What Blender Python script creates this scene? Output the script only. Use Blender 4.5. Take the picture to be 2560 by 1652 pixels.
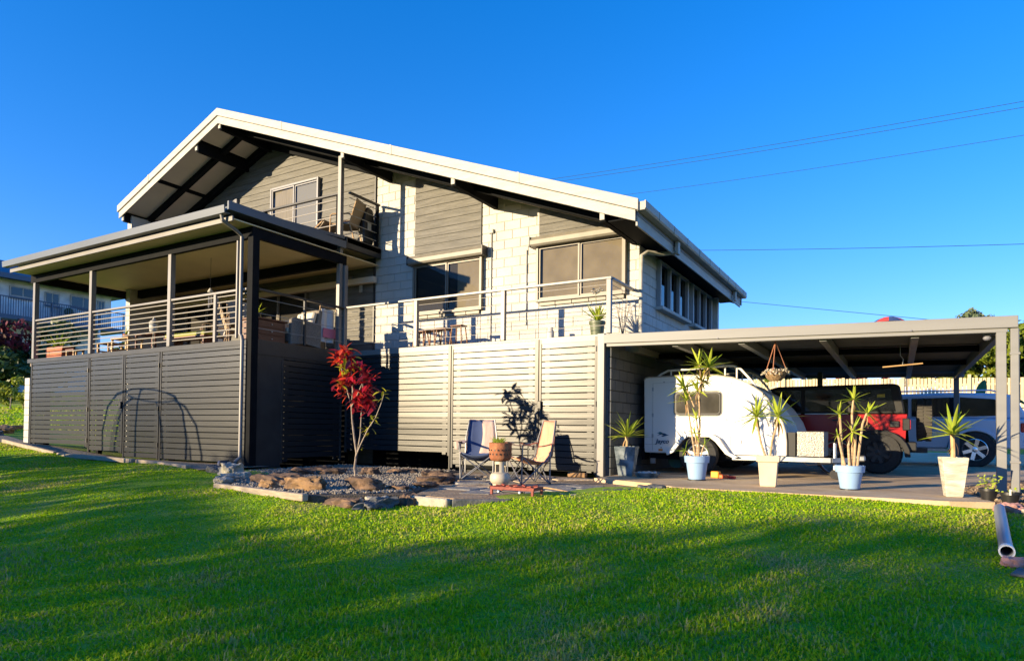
import bpy, bmesh, math, random
import numpy as np
from mathutils import Vector, Matrix, Euler, noise as mnoise
R = math.radians
for o in list(bpy.data.objects): bpy.data.objects.remove(o, do_unlink=True)
SC = bpy.context.scene
COL = SC.collection
rnd = random.Random(7)

# ---------------------------------------------------------------- camera
cam = bpy.data.cameras.new('camera')
cam.sensor_width = 36.0
cam.lens = 1641.6 / 2560 * 36
cam.shift_y = 212.86 / 2560
cam.clip_start = 0.05
cam.clip_end = 3000
camo = bpy.data.objects.new('camera', cam); COL.objects.link(camo)
def cam_axes(pitch, roll, yaw):
    f = Vector((-math.sin(yaw), math.cos(yaw), 0)); r = Vector((math.cos(yaw), math.sin(yaw), 0)); u = Vector((0, 0, 1))
    f2 = f * math.cos(pitch) + u * math.sin(pitch); u2 = u * math.cos(pitch) - f * math.sin(pitch)
    return r * math.cos(roll) + u2 * math.sin(roll), u2 * math.cos(roll) - r * math.sin(roll), f2
r_, u_, f_ = cam_axes(R(1.1804), R(.631), R(30.514))
m = Matrix((r_, u_, -f_)).transposed().to_4x4()
m.translation = (0, 0, .68)
camo.matrix_world = m
SC.camera = camo

# ---------------------------------------------------------------- sky, sun, exposure
SUN_EL = R(9.6)
to_sun = Vector((-.521 * math.cos(SUN_EL), -.8537 * math.cos(SUN_EL), math.sin(SUN_EL)))
world = bpy.data.worlds.new('World'); SC.world = world; world.use_nodes = True
nt = world.node_tree
sky = nt.nodes.new('ShaderNodeTexSky'); sky.sky_type = 'NISHITA'; sky.sun_disc = False
sky.sun_elevation = SUN_EL; sky.sun_rotation = math.atan2(to_sun.x, to_sun.y)
sky.air_density = 1.0; sky.dust_density = 0.0; sky.ozone_density = 4.0
gm = nt.nodes.new('ShaderNodeGamma'); gm.inputs[1].default_value = .85
hs = nt.nodes.new('ShaderNodeHueSaturation'); hs.inputs['Saturation'].default_value = 1.31
tn = nt.nodes.new('ShaderNodeMix'); tn.data_type = 'RGBA'; tn.blend_type = 'MULTIPLY'; tn.inputs[0].default_value = 1.; tn.inputs[7].default_value = (1., .77, 1.04, 1)
nt.links.new(sky.outputs[0], gm.inputs[0]); nt.links.new(gm.outputs[0], hs.inputs['Color']); nt.links.new(hs.outputs[0], tn.inputs[6])
nt.links.new(tn.outputs[2], nt.nodes['Background'].inputs[0])
nt.nodes['Background'].inputs[1].default_value = 0.14
sl = bpy.data.lights.new('sun', 'SUN'); sl.energy = 3.9; sl.angle = R(.53); sl.color = (1.0, .79, .49)
so = bpy.data.objects.new('sun', sl); COL.objects.link(so)
so.rotation_euler = to_sun.to_track_quat('Z', 'Y').to_euler(); so.location = (-10, -14, 12)
vs = SC.view_settings
vs.view_transform = 'Standard'; vs.look = 'None'; vs.exposure = 1.6; vs.gamma = 1.0; vs.use_curve_mapping = False
SC.render.engine = 'CYCLES'
SC.cycles.max_bounces = 6; SC.cycles.transparent_max_bounces = 12; SC.cycles.caustics_reflective = False; SC.cycles.caustics_refractive = False

# ---------------------------------------------------------------- materials
MATS = {}
def mat(name, c, rough=.6, metal=0., c2=None, ns=6., bump=0., bs=None, spec=.5, stretch=None, detail=6, lo=.35, hi=.65, trans=0., c3=None):
    if name in MATS: return MATS[name]
    m = bpy.data.materials.new(name); m.use_nodes = True
    t = m.node_tree; b = t.nodes['Principled BSDF']
    b.inputs['Roughness'].default_value = rough; b.inputs['Metallic'].default_value = metal
    b.inputs['Specular IOR Level'].default_value = spec
    b.inputs['Base Color'].default_value = (*c, 1)
    co = t.nodes.new('ShaderNodeNewGeometry').outputs['Position']
    if stretch:
        mp = t.nodes.new('ShaderNodeMapping'); mp.inputs['Scale'].default_value = stretch
        t.links.new(co, mp.inputs[0]); co = mp.outputs[0]
    if c2:
        n = t.nodes.new('ShaderNodeTexNoise'); n.inputs['Scale'].default_value = ns; n.inputs['Detail'].default_value = detail
        t.links.new(co, n.inputs['Vector'])
        r = t.nodes.new('ShaderNodeValToRGB'); e = r.color_ramp.elements
        e[0].position = lo; e[0].color = (*c, 1); e[1].position = hi; e[1].color = (*c2, 1)
        if c3:
            k = e.new((lo + hi) / 2); k.color = (*c3, 1)
        t.links.new(n.outputs['Fac'], r.inputs[0]); t.links.new(r.outputs[0], b.inputs['Base Color'])
    if bump:
        n2 = t.nodes.new('ShaderNodeTexNoise'); n2.inputs['Scale'].default_value = bs or ns * 4; n2.inputs['Detail'].default_value = 8
        t.links.new(co, n2.inputs['Vector'])
        bp = t.nodes.new('ShaderNodeBump'); bp.inputs['Strength'].default_value = bump; bp.inputs['Distance'].default_value = .02
        t.links.new(n2.outputs['Fac'], bp.inputs['Height']); t.links.new(bp.outputs[0], b.inputs['Normal'])
    if trans:
        tr = t.nodes.new('ShaderNodeBsdfTranslucent'); mx = t.nodes.new('ShaderNodeMixShader'); mx.inputs[0].default_value = trans
        src = b.inputs['Base Color'].links
        if src: t.links.new(src[0].from_socket, tr.inputs[0])
        else: tr.inputs[0].default_value = (*c, 1)
        t.links.new(b.outputs[0], mx.inputs[1]); t.links.new(tr.outputs[0], mx.inputs[2])
        t.links.new(mx.outputs[0], t.nodes['Material Output'].inputs[0])
    MATS[name] = m
    return m
def glass_mat(name, tint, refl=1.45, extra=0.):
    m = bpy.data.materials.new(name); m.use_nodes = True; t = m.node_tree; t.nodes.remove(t.nodes['Principled BSDF'])
    a = t.nodes.new('ShaderNodeBsdfTransparent'); a.inputs[0].default_value = (*tint, 1)
    g = t.nodes.new('ShaderNodeBsdfGlossy'); g.inputs['Roughness'].default_value = .03
    fr = t.nodes.new('ShaderNodeFresnel'); fr.inputs[0].default_value = refl
    ad = t.nodes.new('ShaderNodeMath'); ad.inputs[1].default_value = extra; ad.use_clamp = True
    mx = t.nodes.new('ShaderNodeMixShader')
    t.links.new(fr.outputs[0], ad.inputs[0]); t.links.new(ad.outputs[0], mx.inputs[0]); t.links.new(a.outputs[0], mx.inputs[1]); t.links.new(g.outputs[0], mx.inputs[2])
    t.links.new(mx.outputs[0], t.nodes['Material Output'].inputs[0]); MATS[name] = m
    return m
W = mat('white_block_paint', (.50, .487, .46), .75, c2=(.43, .42, .39), ns=1.6, bump=.35, bs=60)
MORTAR = mat('painted_mortar', (.37, .36, .33), .85, bump=.3, bs=80)
FASC = mat('cream_fascia_paint', (.39, .372, .335), .55, c2=(.32, .305, .27), ns=2.6, bump=.16, bs=9, stretch=(1, 1, 5))
BOARD = mat('taupe_weatherboard', (.145, .14, .128), .65, c2=(.09, .088, .08), ns=2.6, bump=.5, bs=14, stretch=(.6, .6, 9))
SLAT = mat('charcoal_slat', (.014, .0165, .020), .33, c2=(.020, .022, .025), ns=1.5, bump=.10, bs=5, stretch=(.12, .12, 30), spec=.40)
FRAME = mat('charcoal_frame', (.03, .03, .031), .36, spec=.28, c2=(.04, .04, .04), ns=3)
POST = mat('grey_post_paint', (.16, .15, .145), .42, c2=(.19, .18, .172), ns=2)
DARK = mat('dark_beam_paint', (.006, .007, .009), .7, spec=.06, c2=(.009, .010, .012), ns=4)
GUT = mat('slate_blue_gutter', (.10, .115, .135), .4, spec=.3, c2=(.12, .135, .155), ns=1.2, stretch=(.5, .5, 3))
CARP = mat('grey_carport_steel', (.19, .19, .188), .45, spec=.3, c2=(.22, .22, .215), ns=1.0, stretch=(.4, .4, 4))
CEIL = mat('tan_ceiling_lining', (.72, .58, .33), .6, c2=(.66, .53, .30), ns=1.5)
SOFF = mat('soffit_lining', (.74, .62, .50), .7, c2=(.66, .55, .44), ns=1.5)
ALU = mat('bronze_window_frame', (.15, .13, .105), .45)
ALUW = mat('pale_window_frame', (.17, .175, .21), .4)
SHUT = mat('taupe_shutter_box', (.20, .185, .155), .5, c2=(.16, .15, .125), ns=5)
GLASS = glass_mat('window_glass', (.72, .70, .66), 1.33, .0)
GLASSD = glass_mat('tinted_glass', (.10, .12, .14), 1.5, .05)
BLIND = mat('grey_roller_blind', (.30, .27, .22), .85, c2=(.24, .215, .175), ns=3, bump=.3, bs=5)
CURT = mat('grey_curtain', (.42, .40, .37), .9, c2=(.32, .31, .29), ns=6, stretch=(8, 8, .4))
ROOM = mat('dark_room', (.05, .05, .055), .9)  # near-black stands for unlit rooms behind glass; floor slabs share it
ROOFM = mat('cream_roof_sheet', (.62, .58, .50), .45, c2=(.55, .51, .44), ns=2)
GALV = mat('galvanised_steel', (.42, .44, .46), .38, .8, c2=(.34, .36, .38), ns=12)
STEEL = mat('pale_rod', (.36, .335, .30), .4)
BLACK = mat('black_plastic', (.012, .012, .013), .45)
RUBBER = mat('tyre_rubber', (.018, .018, .019), .8, c2=(.03, .03, .03), ns=20, bump=.3, bs=60)
CONC = mat('concrete_slab', (.42, .29, .17), .85, c2=(.55, .41, .26), ns=2.2, bump=.3, bs=40, c3=(.48, .35, .21))
WOOD = mat('blonde_timber', (.46, .30, .15), .55, c2=(.36, .22, .10), ns=4, bump=.2, bs=20, stretch=(3, 3, 12))
DWOOD = mat('red_brown_timber', (.13, .045, .025), .5, c2=(.09, .03, .018), ns=5, stretch=(2, 2, 14))
GWOOD = mat('weathered_sleeper', (.40, .33, .25), .85, c2=(.27, .22, .165), ns=3, bump=.5, bs=14, stretch=(2, 2, 14))
SOIL = mat('potting_soil', (.035, .024, .016), .95, c2=(.06, .04, .026), ns=30, bump=.6, bs=60)
TERRA = mat('terracotta', (.42, .13, .06), .8, c2=(.34, .10, .05), ns=5)

# ---------------------------------------------------------------- mesh helpers
class MB:
    def __init__(s): s.v = []; s.f = []
    def add(s, vs, fs):
        n = len(s.v); s.v += [tuple(map(float, p)) for p in vs]; s.f += [tuple(i + n for i in q) for q in fs]; return s
    def box(s, x0, x1, y0, y1, z0, z1):
        return s.add([(x0,y0,z0),(x1,y0,z0),(x1,y1,z0),(x0,y1,z0),(x0,y0,z1),(x1,y0,z1),(x1,y1,z1),(x0,y1,z1)],
                     [(0,3,2,1),(4,5,6,7),(0,1,5,4),(1,2,6,5),(2,3,7,6),(3,0,4,7)])
    def bar(s, a, b, w, h, up=(0,0,1)):
        a = Vector(a); b = Vector(b); d = (b - a).normalized(); up = Vector(up)
        sd = d.cross(up)
        if sd.length < 1e-4: sd = d.cross(Vector((1,0,0)))
        sd.normalize(); u = sd.cross(d).normalized(); sd *= w / 2; u *= h / 2
        vs = [p + i * sd + j * u for p in (a, b) for i, j in ((-1,-1),(1,-1),(1,1),(-1,1))]
        return s.add(vs, [(0,1,2,3),(7,6,5,4),(0,4,5,1),(1,5,6,2),(2,6,7,3),(3,7,4,0)])
    def tube(s, pts, r, n=8, caps=True):
        pts = [Vector(p) for p in pts]; rs = r if isinstance(r, (list, tuple)) else [r] * len(pts)
        base = len(s.v); pu = None
        for i, p in enumerate(pts):
            d = (pts[min(i+1, len(pts)-1)] - pts[max(i-1, 0)]).normalized()
            if pu is None:
                pu = d.cross(Vector((0,0,1)))
                if pu.length < 1e-3: pu = d.cross(Vector((1,0,0)))
            else: pu = pu - d * pu.dot(d)
            pu.normalize(); w = d.cross(pu)
            for k in range(n):
                a = 2 * math.pi * k / n
                s.v.append(tuple(p + (pu * math.cos(a) + w * math.sin(a)) * rs[i]))
        for i in range(len(pts) - 1):
            for k in range(n):
                a = base + i*n + k; b = base + i*n + (k+1) % n
                s.f.append((a, b, b + n, a + n))
        if caps:
            s.f.append(tuple(base + k for k in range(n))[::-1]); e = base + (len(pts)-1)*n; s.f.append(tuple(e + k for k in range(n)))
        return s
    def cyl(s, a, b, r0, r1=None, n=14): return s.tube([a, b], [r0, r0 if r1 is None else r1], n)
    def lathe(s, prof, c=(0,0,0), n=24, axis='z', sq=0.):
        base = len(s.v); c = Vector(c)
        for r, h in prof:
            for k in range(n):
                a = 2*math.pi*(k+.5)/n; ca, sa = math.cos(a), math.sin(a)
                if sq:
                    mm = max(abs(ca), abs(sa)); ca, sa = ca*(1-sq)+ca/mm*sq, sa*(1-sq)+sa/mm*sq
                p = (r*ca, r*sa, h) if axis == 'z' else ((r*ca, h, r*sa) if axis == 'y' else (h, r*ca, r*sa))
                s.v.append(tuple(c + Vector(p)))
        for i in range(len(prof)-1):
            for k in range(n):
                a = base+i*n+k; b = base+i*n+(k+1) % n; s.f.append((a, b, b+n, a+n))
        s.f.append(tuple(base+k for k in range(n))[::-1]); e = base+(len(prof)-1)*n; s.f.append(tuple(e+k for k in range(n)))
        return s
    def prism(s, poly, axis, a0, a1):
        n = len(poly); base = len(s.v)
        for a in (a0, a1):
            for p, q in poly:
                s.v.append((a,p,q) if axis == 'x' else ((p,a,q) if axis == 'y' else (p,q,a)))
        s.f.append(tuple(base+i for i in range(n))); s.f.append(tuple(base+n+i for i in range(n))[::-1])
        for i in range(n):
            j = (i+1) % n; s.f.append((base+i, base+n+i, base+n+j, base+j))
        return s
    def grid(s, P):   # P[i][j]
        ni, nj = len(P), len(P[0]); base = len(s.v)
        for row in P: s.v += [tuple(p) for p in row]
        for i in range(ni-1):
            for j in range(nj-1):
                a = base+i*nj+j; s.f.append((a, a+1, a+nj+1, a+nj))
        return s
    def build(s, name, material, parent=None, smooth=False, bev=0., local=False, fix=True, solid=0.):
        me = bpy.data.meshes.new(name)
        off = Vector((0,0,0))
        p = parent
        if not local:
            while p is not None: off += Vector(p.location); p = p.parent
        me.from_pydata([(x-off.x, y-off.y, z-off.z) for x, y, z in s.v], [], s.f)
        if fix or bev:
            bm = bmesh.new(); bm.from_mesh(me)
            bmesh.ops.recalc_face_normals(bm, faces=bm.faces)
            if bev: bmesh.ops.bevel(bm, geom=list(bm.edges), offset=bev, segments=1, affect='EDGES', clamp_overlap=True)
            bm.to_mesh(me); bm.free()
        me.materials.append(material)
        if smooth:
            for q in me.polygons: q.use_smooth = True
            me.set_sharp_from_angle(angle=R(40))
        o = bpy.data.objects.new(name, me); COL.objects.link(o); o.parent = parent
        if solid:
            md = o.modifiers.new('solid', 'SOLIDIFY'); md.thickness = solid
        return o
def tag(o, label=None, cat=None, group=None, kind=None):
    if label: o['label'] = label
    if cat: o['category'] = cat
    if group: o['group'] = group
    if kind: o['kind'] = kind
    return o
def thing(name, label, cat, loc=(0,0,0), rz=0., group=None):
    o = bpy.data.objects.new(name, None); COL.objects.link(o); o.location = loc; o.rotation_euler = (0,0,rz); o.empty_display_size = .1
    return tag(o, label, cat, group)
def copy_tree(o, parent=None):
    c = o.copy(); COL.objects.link(c); c.parent = parent
    for ch in list(o.children): copy_tree(ch, c)
    return c
PC = {}
def piece(name, material, parent, x0, x1, y0, y1, z0, z1, bev=.004):
    """one box-shaped piece, origin at its centre; alike pieces share mesh data"""
    d = (round(abs(x1-x0),3), round(abs(y1-y0),3), round(abs(z1-z0),3)); k = (d, material.name, bev)
    if k not in PC:
        me = bpy.data.meshes.new(name); hx, hy, hz = d[0]/2, d[1]/2, d[2]/2
        b = MB().box(-hx, hx, -hy, hy, -hz, hz); me.from_pydata(b.v, [], b.f)
        if bev:
            bm = bmesh.new(); bm.from_mesh(me); bmesh.ops.bevel(bm, geom=list(bm.edges), offset=min(bev, min(d)*.3), segments=1, affect='EDGES'); bm.to_mesh(me); bm.free()
        me.materials.append(material); PC[k] = me
    o = bpy.data.objects.new(name, PC[k]); COL.objects.link(o); o.parent = parent
    off = Vector((0,0,0)); p = parent
    while p is not None: off += Vector(p.location); p = p.parent
    o.location = Vector(((x0+x1)/2, (y0+y1)/2, (z0+z1)/2)) - off
    return o
# ---------------------------------------------------------------- terrain
EDGE = [(-30,8.4,.75),(-23,8.2,.42),(-20,7.9,.18),(-18,7.8,.06),(-16.2,7.75,-.06),(-12.9,7.55,-.07),(-10.9,7.3,-.10),(-9.8,6.9,-.14),(-8.3,5.9,-.19),(-7.4,5.76,-.20),(-6.3,5.7,-.24),
        (-5.4,6.55,-.31),(-4.7,6.6,-.28),(-4.1,7.0,-.16),(-3.5,8.0,-.13),(-2.9,9.2,-.12),(-1.6,9.3,-.13),(-.5,9.3,-.15),(.5,9.3,-.17),(.95,9.1,-.2),(2,8.9,-.2),(6,9,-.25)]
CTRL = [(x, y, z) for x, y, z in EDGE] + [(-15,14,-.4),(-5,14,-.4),(1,14,-.4),(-12,11,-.4),(-7,8.6,-.34),(-5.3,9.3,-.36),(-16,10,-.2),(-20,11,.0),(2,12,-.3),(4,11,-.2),(-1,12,-.4),(3,7,-.34),(1.5,6,-.45),
        (-1.5,7.4,-.27),(-3,6.2,-.36),(-14,5.2,-.32),(-18,4.6,-.2),(-10,4.2,-.42),(-8,2.6,-.60),(-5,3.4,-.58),(-2,3.6,-.62),(-12,1,-.68),(-20,0,-.5),(0,2,-.82),(3,3,-.72),(0,0,-.95),(0,-6,-1.1),(-10,-8,-1.05),
        (10,0,-.9),(12,-12,-1.1),(-26,-10,-.6),(-28,12,.9),(-28,18,1.5),(-30,2,.3),(12,12,-.25),(12,26,-.3),(0,26,-.35),(0,20,-.35),(5,20,-.3),(-12,26,-.2),(12,-28,-1.2),(-30,-28,-.9)]
_C = np.array(CTRL)
def _phi(r2): return np.where(r2 > 1e-9, .5 * r2 * np.log(r2 + 1e-12), 0.)
_n = len(_C); _d2 = ((_C[:,None,:2]-_C[None,:,:2])**2).sum(2)
_A = np.zeros((_n+3, _n+3)); _A[:_n,:_n] = _phi(_d2) + np.eye(_n)*.6; _A[:_n,_n] = 1; _A[:_n,_n+1:] = _C[:,:2]; _A[_n,:_n] = 1; _A[_n+1:,:_n] = _C[:,:2].T
_w = np.linalg.solve(_A, np.concatenate([_C[:,2], np.zeros(3)]))
def gz(x, y):
    x = np.atleast_1d(np.asarray(x, float)); y = np.atleast_1d(np.asarray(y, float))
    xc = np.clip(x, -30, 12); yc = np.clip(y, -28, 26)
    r2 = (xc[:,None]-_C[None,:,0])**2 + (yc[:,None]-_C[None,:,1])**2
    z = _phi(r2) @ _w[:_n] + _w[_n] + _w[_n+1]*xc + _w[_n+2]*yc
    z += .05*np.maximum(0, -30-x)**.98 + .09*np.clip(y-34, 0, 34)
    z += .016*np.sin(xc*2.1+yc*.7)*np.sin(yc*1.7-xc*.4) + .008*np.sin(xc*5.3)*np.sin(yc*4.7)
    return z
def g1(x, y): return float(gz(x, y)[0])
_ex = np.array([e[0] for e in EDGE]); _ey = np.array([e[1] for e in EDGE])
def edge_y(x): return np.interp(x, _ex, _ey)

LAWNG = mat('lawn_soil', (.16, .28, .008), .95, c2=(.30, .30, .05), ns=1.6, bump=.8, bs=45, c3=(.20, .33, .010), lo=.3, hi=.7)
xs = np.concatenate([[-1200,-500,-200,-100,-70,-50,-40,-34], np.arange(-30, 12.01, .28), [14,18,24,34,50,90,200,500,1200]])
ys = np.concatenate([[-1200,-400,-150,-80,-50,-38,-32], np.arange(-28, -4, 1.0), np.arange(-4, 12.01, .25), np.arange(12.6, 27, .8), [28,32,40,55,80,140,300,700,1500]])
gx, gy = np.meshgrid(xs, ys); zz = gz(gx.ravel(), gy.ravel())
me = bpy.data.meshes.new('ground'); nx = len(xs); ny = len(ys)
fs = [(j*nx+i, j*nx+i+1, (j+1)*nx+i+1, (j+1)*nx+i) for j in range(ny-1) for i in range(nx-1)]
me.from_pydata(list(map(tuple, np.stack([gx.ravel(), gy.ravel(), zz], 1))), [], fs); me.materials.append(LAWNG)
for q in me.polygons: q.use_smooth = True
ground = bpy.data.objects.new('ground', me); COL.objects.link(ground); tag(ground, 'sloping lawn ground around the house', kind='structure')

# grass blades: one object, nobody could count them
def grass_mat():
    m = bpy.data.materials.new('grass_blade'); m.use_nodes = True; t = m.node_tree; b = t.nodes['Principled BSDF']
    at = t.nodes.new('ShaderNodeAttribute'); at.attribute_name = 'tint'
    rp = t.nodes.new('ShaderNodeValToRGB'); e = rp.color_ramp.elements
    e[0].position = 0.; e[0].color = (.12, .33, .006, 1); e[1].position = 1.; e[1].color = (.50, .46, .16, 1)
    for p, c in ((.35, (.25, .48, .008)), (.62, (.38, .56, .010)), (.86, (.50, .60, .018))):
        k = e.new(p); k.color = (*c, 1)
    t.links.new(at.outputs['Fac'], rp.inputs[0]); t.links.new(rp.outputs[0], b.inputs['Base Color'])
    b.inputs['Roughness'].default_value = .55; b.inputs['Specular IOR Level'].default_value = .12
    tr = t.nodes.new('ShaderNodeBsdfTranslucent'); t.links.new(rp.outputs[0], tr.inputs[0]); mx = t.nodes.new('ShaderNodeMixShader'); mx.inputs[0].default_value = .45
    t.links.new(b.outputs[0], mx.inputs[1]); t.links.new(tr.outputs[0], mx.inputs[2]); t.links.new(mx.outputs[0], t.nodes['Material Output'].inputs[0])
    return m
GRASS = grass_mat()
def grass(name, label, pts, h, seed, wid=1.):
    g = np.random.default_rng(seed); n = len(pts); x, y = pts[:,0], pts[:,1]; z = gz(x, y)
    patch = np.array([mnoise.noise(Vector((a*.55, b*.55, 3.))) + .6*mnoise.noise(Vector((a*1.7, b*1.7, 9.))) + .4*mnoise.noise(Vector((a*5., b*5., 1.))) for a, b in zip(x, y)])
    dry = np.array([mnoise.noise(Vector((a*.9, b*.9, 31.))) for a, b in zip(x, y)])
    d = np.hypot(x, y)
    hh = h*(.35+g.random(n)**1.6*1.25)*(1+.6*patch)*np.clip(1.85-.12*d, .85, 1.5)
    hh = np.maximum(hh, .012)
    az = g.random(n)*2*np.pi; lean = g.random(n)*1.0+.2
    w = (.0036+.0032*g.random(n))*(.75+d*.10)*wid
    dx, dy = np.cos(az), np.sin(az); px, py = -dy, dx
    V = np.empty((n, 5, 3)); b = np.stack([x, y, z-.006], 1); P = np.stack([px, py, 0*px], 1)*w[:,None]; D = np.stack([dx, dy, 0*dx], 1)
    up = np.array([0,0,1.])
    mid = b + up*(hh*.6)[:,None] + D*(hh*lean*.25)[:,None]; tip = b + up*(hh*(1-.25*lean))[:,None] + D*(hh*lean*.85)[:,None]
    V[:,0] = b-P; V[:,1] = b+P; V[:,2] = mid+P*.8; V[:,3] = mid-P*.8; V[:,4] = tip
    i0 = np.arange(n)*5
    loops = np.concatenate([np.stack([i0, i0+1, i0+2, i0+3], 1), ], 1).ravel(); tl = np.stack([i0+3, i0+2, i0+4], 1).ravel()
    me = bpy.data.meshes.new(name); me.vertices.add(n*5); me.vertices.foreach_set('co', V.ravel())
    me.loops.add(len(loops)+len(tl)); me.loops.foreach_set('vertex_index', np.concatenate([loops, tl]))
    me.polygons.add(2*n); me.polygons.foreach_set('loop_start', np.concatenate([np.arange(n)*4, n*4+np.arange(n)*3]).astype(np.int32))
    me.polygons.foreach_set('loop_total', np.concatenate([np.full(n,4), np.full(n,3)]).astype(np.int32))
    me.update(); me.validate()
    tint = np.clip(.62+.40*patch+.22*g.normal(size=n)+np.where((dry > .12), (dry-.12)*1.1, 0), 0, 1)
    tint = np.where(g.random(n) < .03, .95, tint)
    a = me.attributes.new('tint', 'FLOAT', 'POINT'); a.data.foreach_set('value', np.repeat(tint, 5).astype(np.float32))
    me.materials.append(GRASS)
    o = bpy.data.objects.new(name, me); COL.objects.link(o); return tag(o, label, 'grass', kind='stuff')
g = np.random.default_rng(3)
BARE = [(-9.33,5.07,.34,.2),(-5.41,4.64,.28,.18),(-8.12,4.17,.2,.13),(-.5,4.5,.16,.11),(-3.1,4.2,.16,.12)]
def bare(P):
    k = np.zeros(len(P), bool)
    for x, y, a, b in BARE:
        w = .25*np.sin(np.arctan2(P[:,1]-y, P[:,0]-x)*3+x*7)+.15*np.sin(np.arctan2(P[:,1]-y, P[:,0]-x)*7+y*5); k |= (((P[:,0]-x)/a)**2+((P[:,1]-y)/b)**2 < (1+w)**2) & (np.random.default_rng(1).random(len(P)) < .55)
    return k
def frustum_pts(n, d0, d1, pw):
    d = (d0**pw + g.random(n)*(d1**pw-d0**pw))**(1/pw); u = (g.random(n)*2-1)*.83
    fx, fy = -math.sin(R(30.514)), math.cos(R(30.514)); rx, ry = fy, -fx
    return np.stack([d*fx+u*d*rx, d*fy+u*d*ry], 1)
P = frustum_pts(520000, 3.0, 17.0, 1.05)
pk = np.array([mnoise.noise(Vector((a*1.1, b*1.1, 77.))) for a, b in P[:,:2]]); keep = (P[:,1] < edge_y(P[:,0])+.05) & ~((P[:,0] > .85) & (P[:,1] > 8.75)) & ((pk < .50) | (g.random(len(P)) < .35)) & ~bare(P)
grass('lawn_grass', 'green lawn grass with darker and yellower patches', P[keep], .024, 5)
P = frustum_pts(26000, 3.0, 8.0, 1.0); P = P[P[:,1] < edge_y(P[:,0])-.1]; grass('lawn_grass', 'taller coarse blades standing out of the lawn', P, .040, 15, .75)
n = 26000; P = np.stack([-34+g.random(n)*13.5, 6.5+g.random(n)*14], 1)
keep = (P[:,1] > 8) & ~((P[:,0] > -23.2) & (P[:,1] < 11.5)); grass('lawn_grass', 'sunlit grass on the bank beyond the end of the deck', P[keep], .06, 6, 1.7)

# ---------------------------------------------------------------- slab, paving, beds
def sheet(name, poly, z, material, label, kind='structure', thick=.10, cat=None):
    b = MB().prism(poly, 'z', z-thick, z); o = b.build(name, material); return tag(o, label, cat, kind=kind)
SLAB_Z = -.12
sheet('driveway', [(-4.4,10.2),(-3.3,9.75),(-2.75,9.3),(-1.6,9.32),(.52,9.42),(.98,9.62),(.62,11.6),(1.6,14.5),(7.0,20.),(9.,34.),(-9.,34.),(-8.,19.),(-4.38,18.5)], SLAB_Z, CONC, 'concrete carport slab and drive')
BARK = mat('dry_mulch', (.30, .17, .085), .95, c2=(.12, .06, .03), ns=22, bump=1., bs=30, lo=.3, hi=.7)
def gbed(name, poly, z, material, label, nseg=1):
    return sheet(name, poly, z, material, label)
gbed('mulch_bed', [(1.0,9.64),(.66,11.6),(1.64,14.5),(6.1,19.),(12.,19.),(12.,9.0),(1.6,9.0)], -.13, BARK, 'brown mulch bed beside the slab')
GRAVB = mat('gravel_base', (.06, .05, .038), .95, c2=(.12, .10, .08), ns=40, bump=1., bs=50)
gbed('gravel_bed', [(-10.9,8.4),(-10.6,7.7),(-9.7,7.05),(-8.25,5.98),(-7.4,5.84),(-6.25,5.78),(-5.5,6.6),(-5.9,7.7),(-6.6,8.4),(-7.3,9.6),(-7.6,10.95),(-10.9,10.95)], -.17, GRAVB, 'grey gravel bed around the red-leaved shrub')
# left strip of bark along the deck screens, following the slope
b = MB(); rows = []
for x in np.linspace(-24, -10.7, 34):
    y0 = float(edge_y(x))+.02; rows.append([(x, y, max(g1(x, y)+.02, -.10 if x > -17 else -9) + .0) for y in np.linspace(y0, 8.75, 5)])
BARKL = mat('bark_strip', (.17, .14, .105), .95, c2=(.33, .27, .19), ns=26, bump=1., bs=40, lo=.3, hi=.7)
tag(b.grid(rows).build('bark_strip', BARKL, smooth=True), 'strip of bark and soil along the deck screens', kind='structure')
# patio of irregular flagstones on a mortar bed
EARTH = mat('patio_earth', (.24, .165, .10), .95, c2=(.36, .26, .16), ns=7, bump=.8, bs=30)
PAT = [(-7.62,10.96),(-7.25,9.6),(-6.5,8.35),(-5.85,7.6),(-5.45,6.75),(-4.75,6.68),(-4.15,7.05),(-3.5,8.05),(-2.95,9.2),(-3.4,9.7),(-4.45,10.25),(-4.5,10.96)]
patio = sheet('patio', PAT, -.185, EARTH, 'rough patio of flat stones in front of the screens', thick=.14)
STONE = mat('flagstone', (.42, .31, .20), .9, c2=(.22, .16, .11), ns=5, bump=.7, bs=18, c3=(.46, .37, .26))
STONE2 = mat('flagstone_grey', (.27, .26, .24), .9, c2=(.17, .16, .15), ns=5, bump=.7, bs=18)
def inside(p, poly):
    c = False; n = len(poly)
    for i in range(n):
        x1, y1 = poly[i]; x2, y2 = poly[(i+1) % n]
        if (y1 > p[1]) != (y2 > p[1]) and p[0] < (x2-x1)*(p[1]-y1)/(y2-y1)+x1: c = not c
    return c
def clip(poly, a, b):   # keep the half-plane nearer a than b
    mx, my = (a[0]+b[0])/2, (a[1]+b[1])/2; nx, ny = b[0]-a[0], b[1]-a[1]; out = []
    for i in range(len(poly)):
        p, q = poly[i], poly[(i+1) % len(poly)]; dp = (p[0]-mx)*nx+(p[1]-my)*ny; dq = (q[0]-mx)*nx+(q[1]-my)*ny
        if dp <= 0: out.append(p)
        if dp*dq < 0: t = dp/(dp-dq); out.append((p[0]+t*(q[0]-p[0]), p[1]+t*(q[1]-p[1])))
    return out
rr = random.Random(11); seeds = []
for i in range(400):
    p = (rr.uniform(-7.6,-2.9), rr.uniform(6.6,10.95))
    if inside(p, PAT) and all((p[0]-q[0])**2+(p[1]-q[1])**2 > .40**2 for q in seeds): seeds.append(p)
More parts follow.
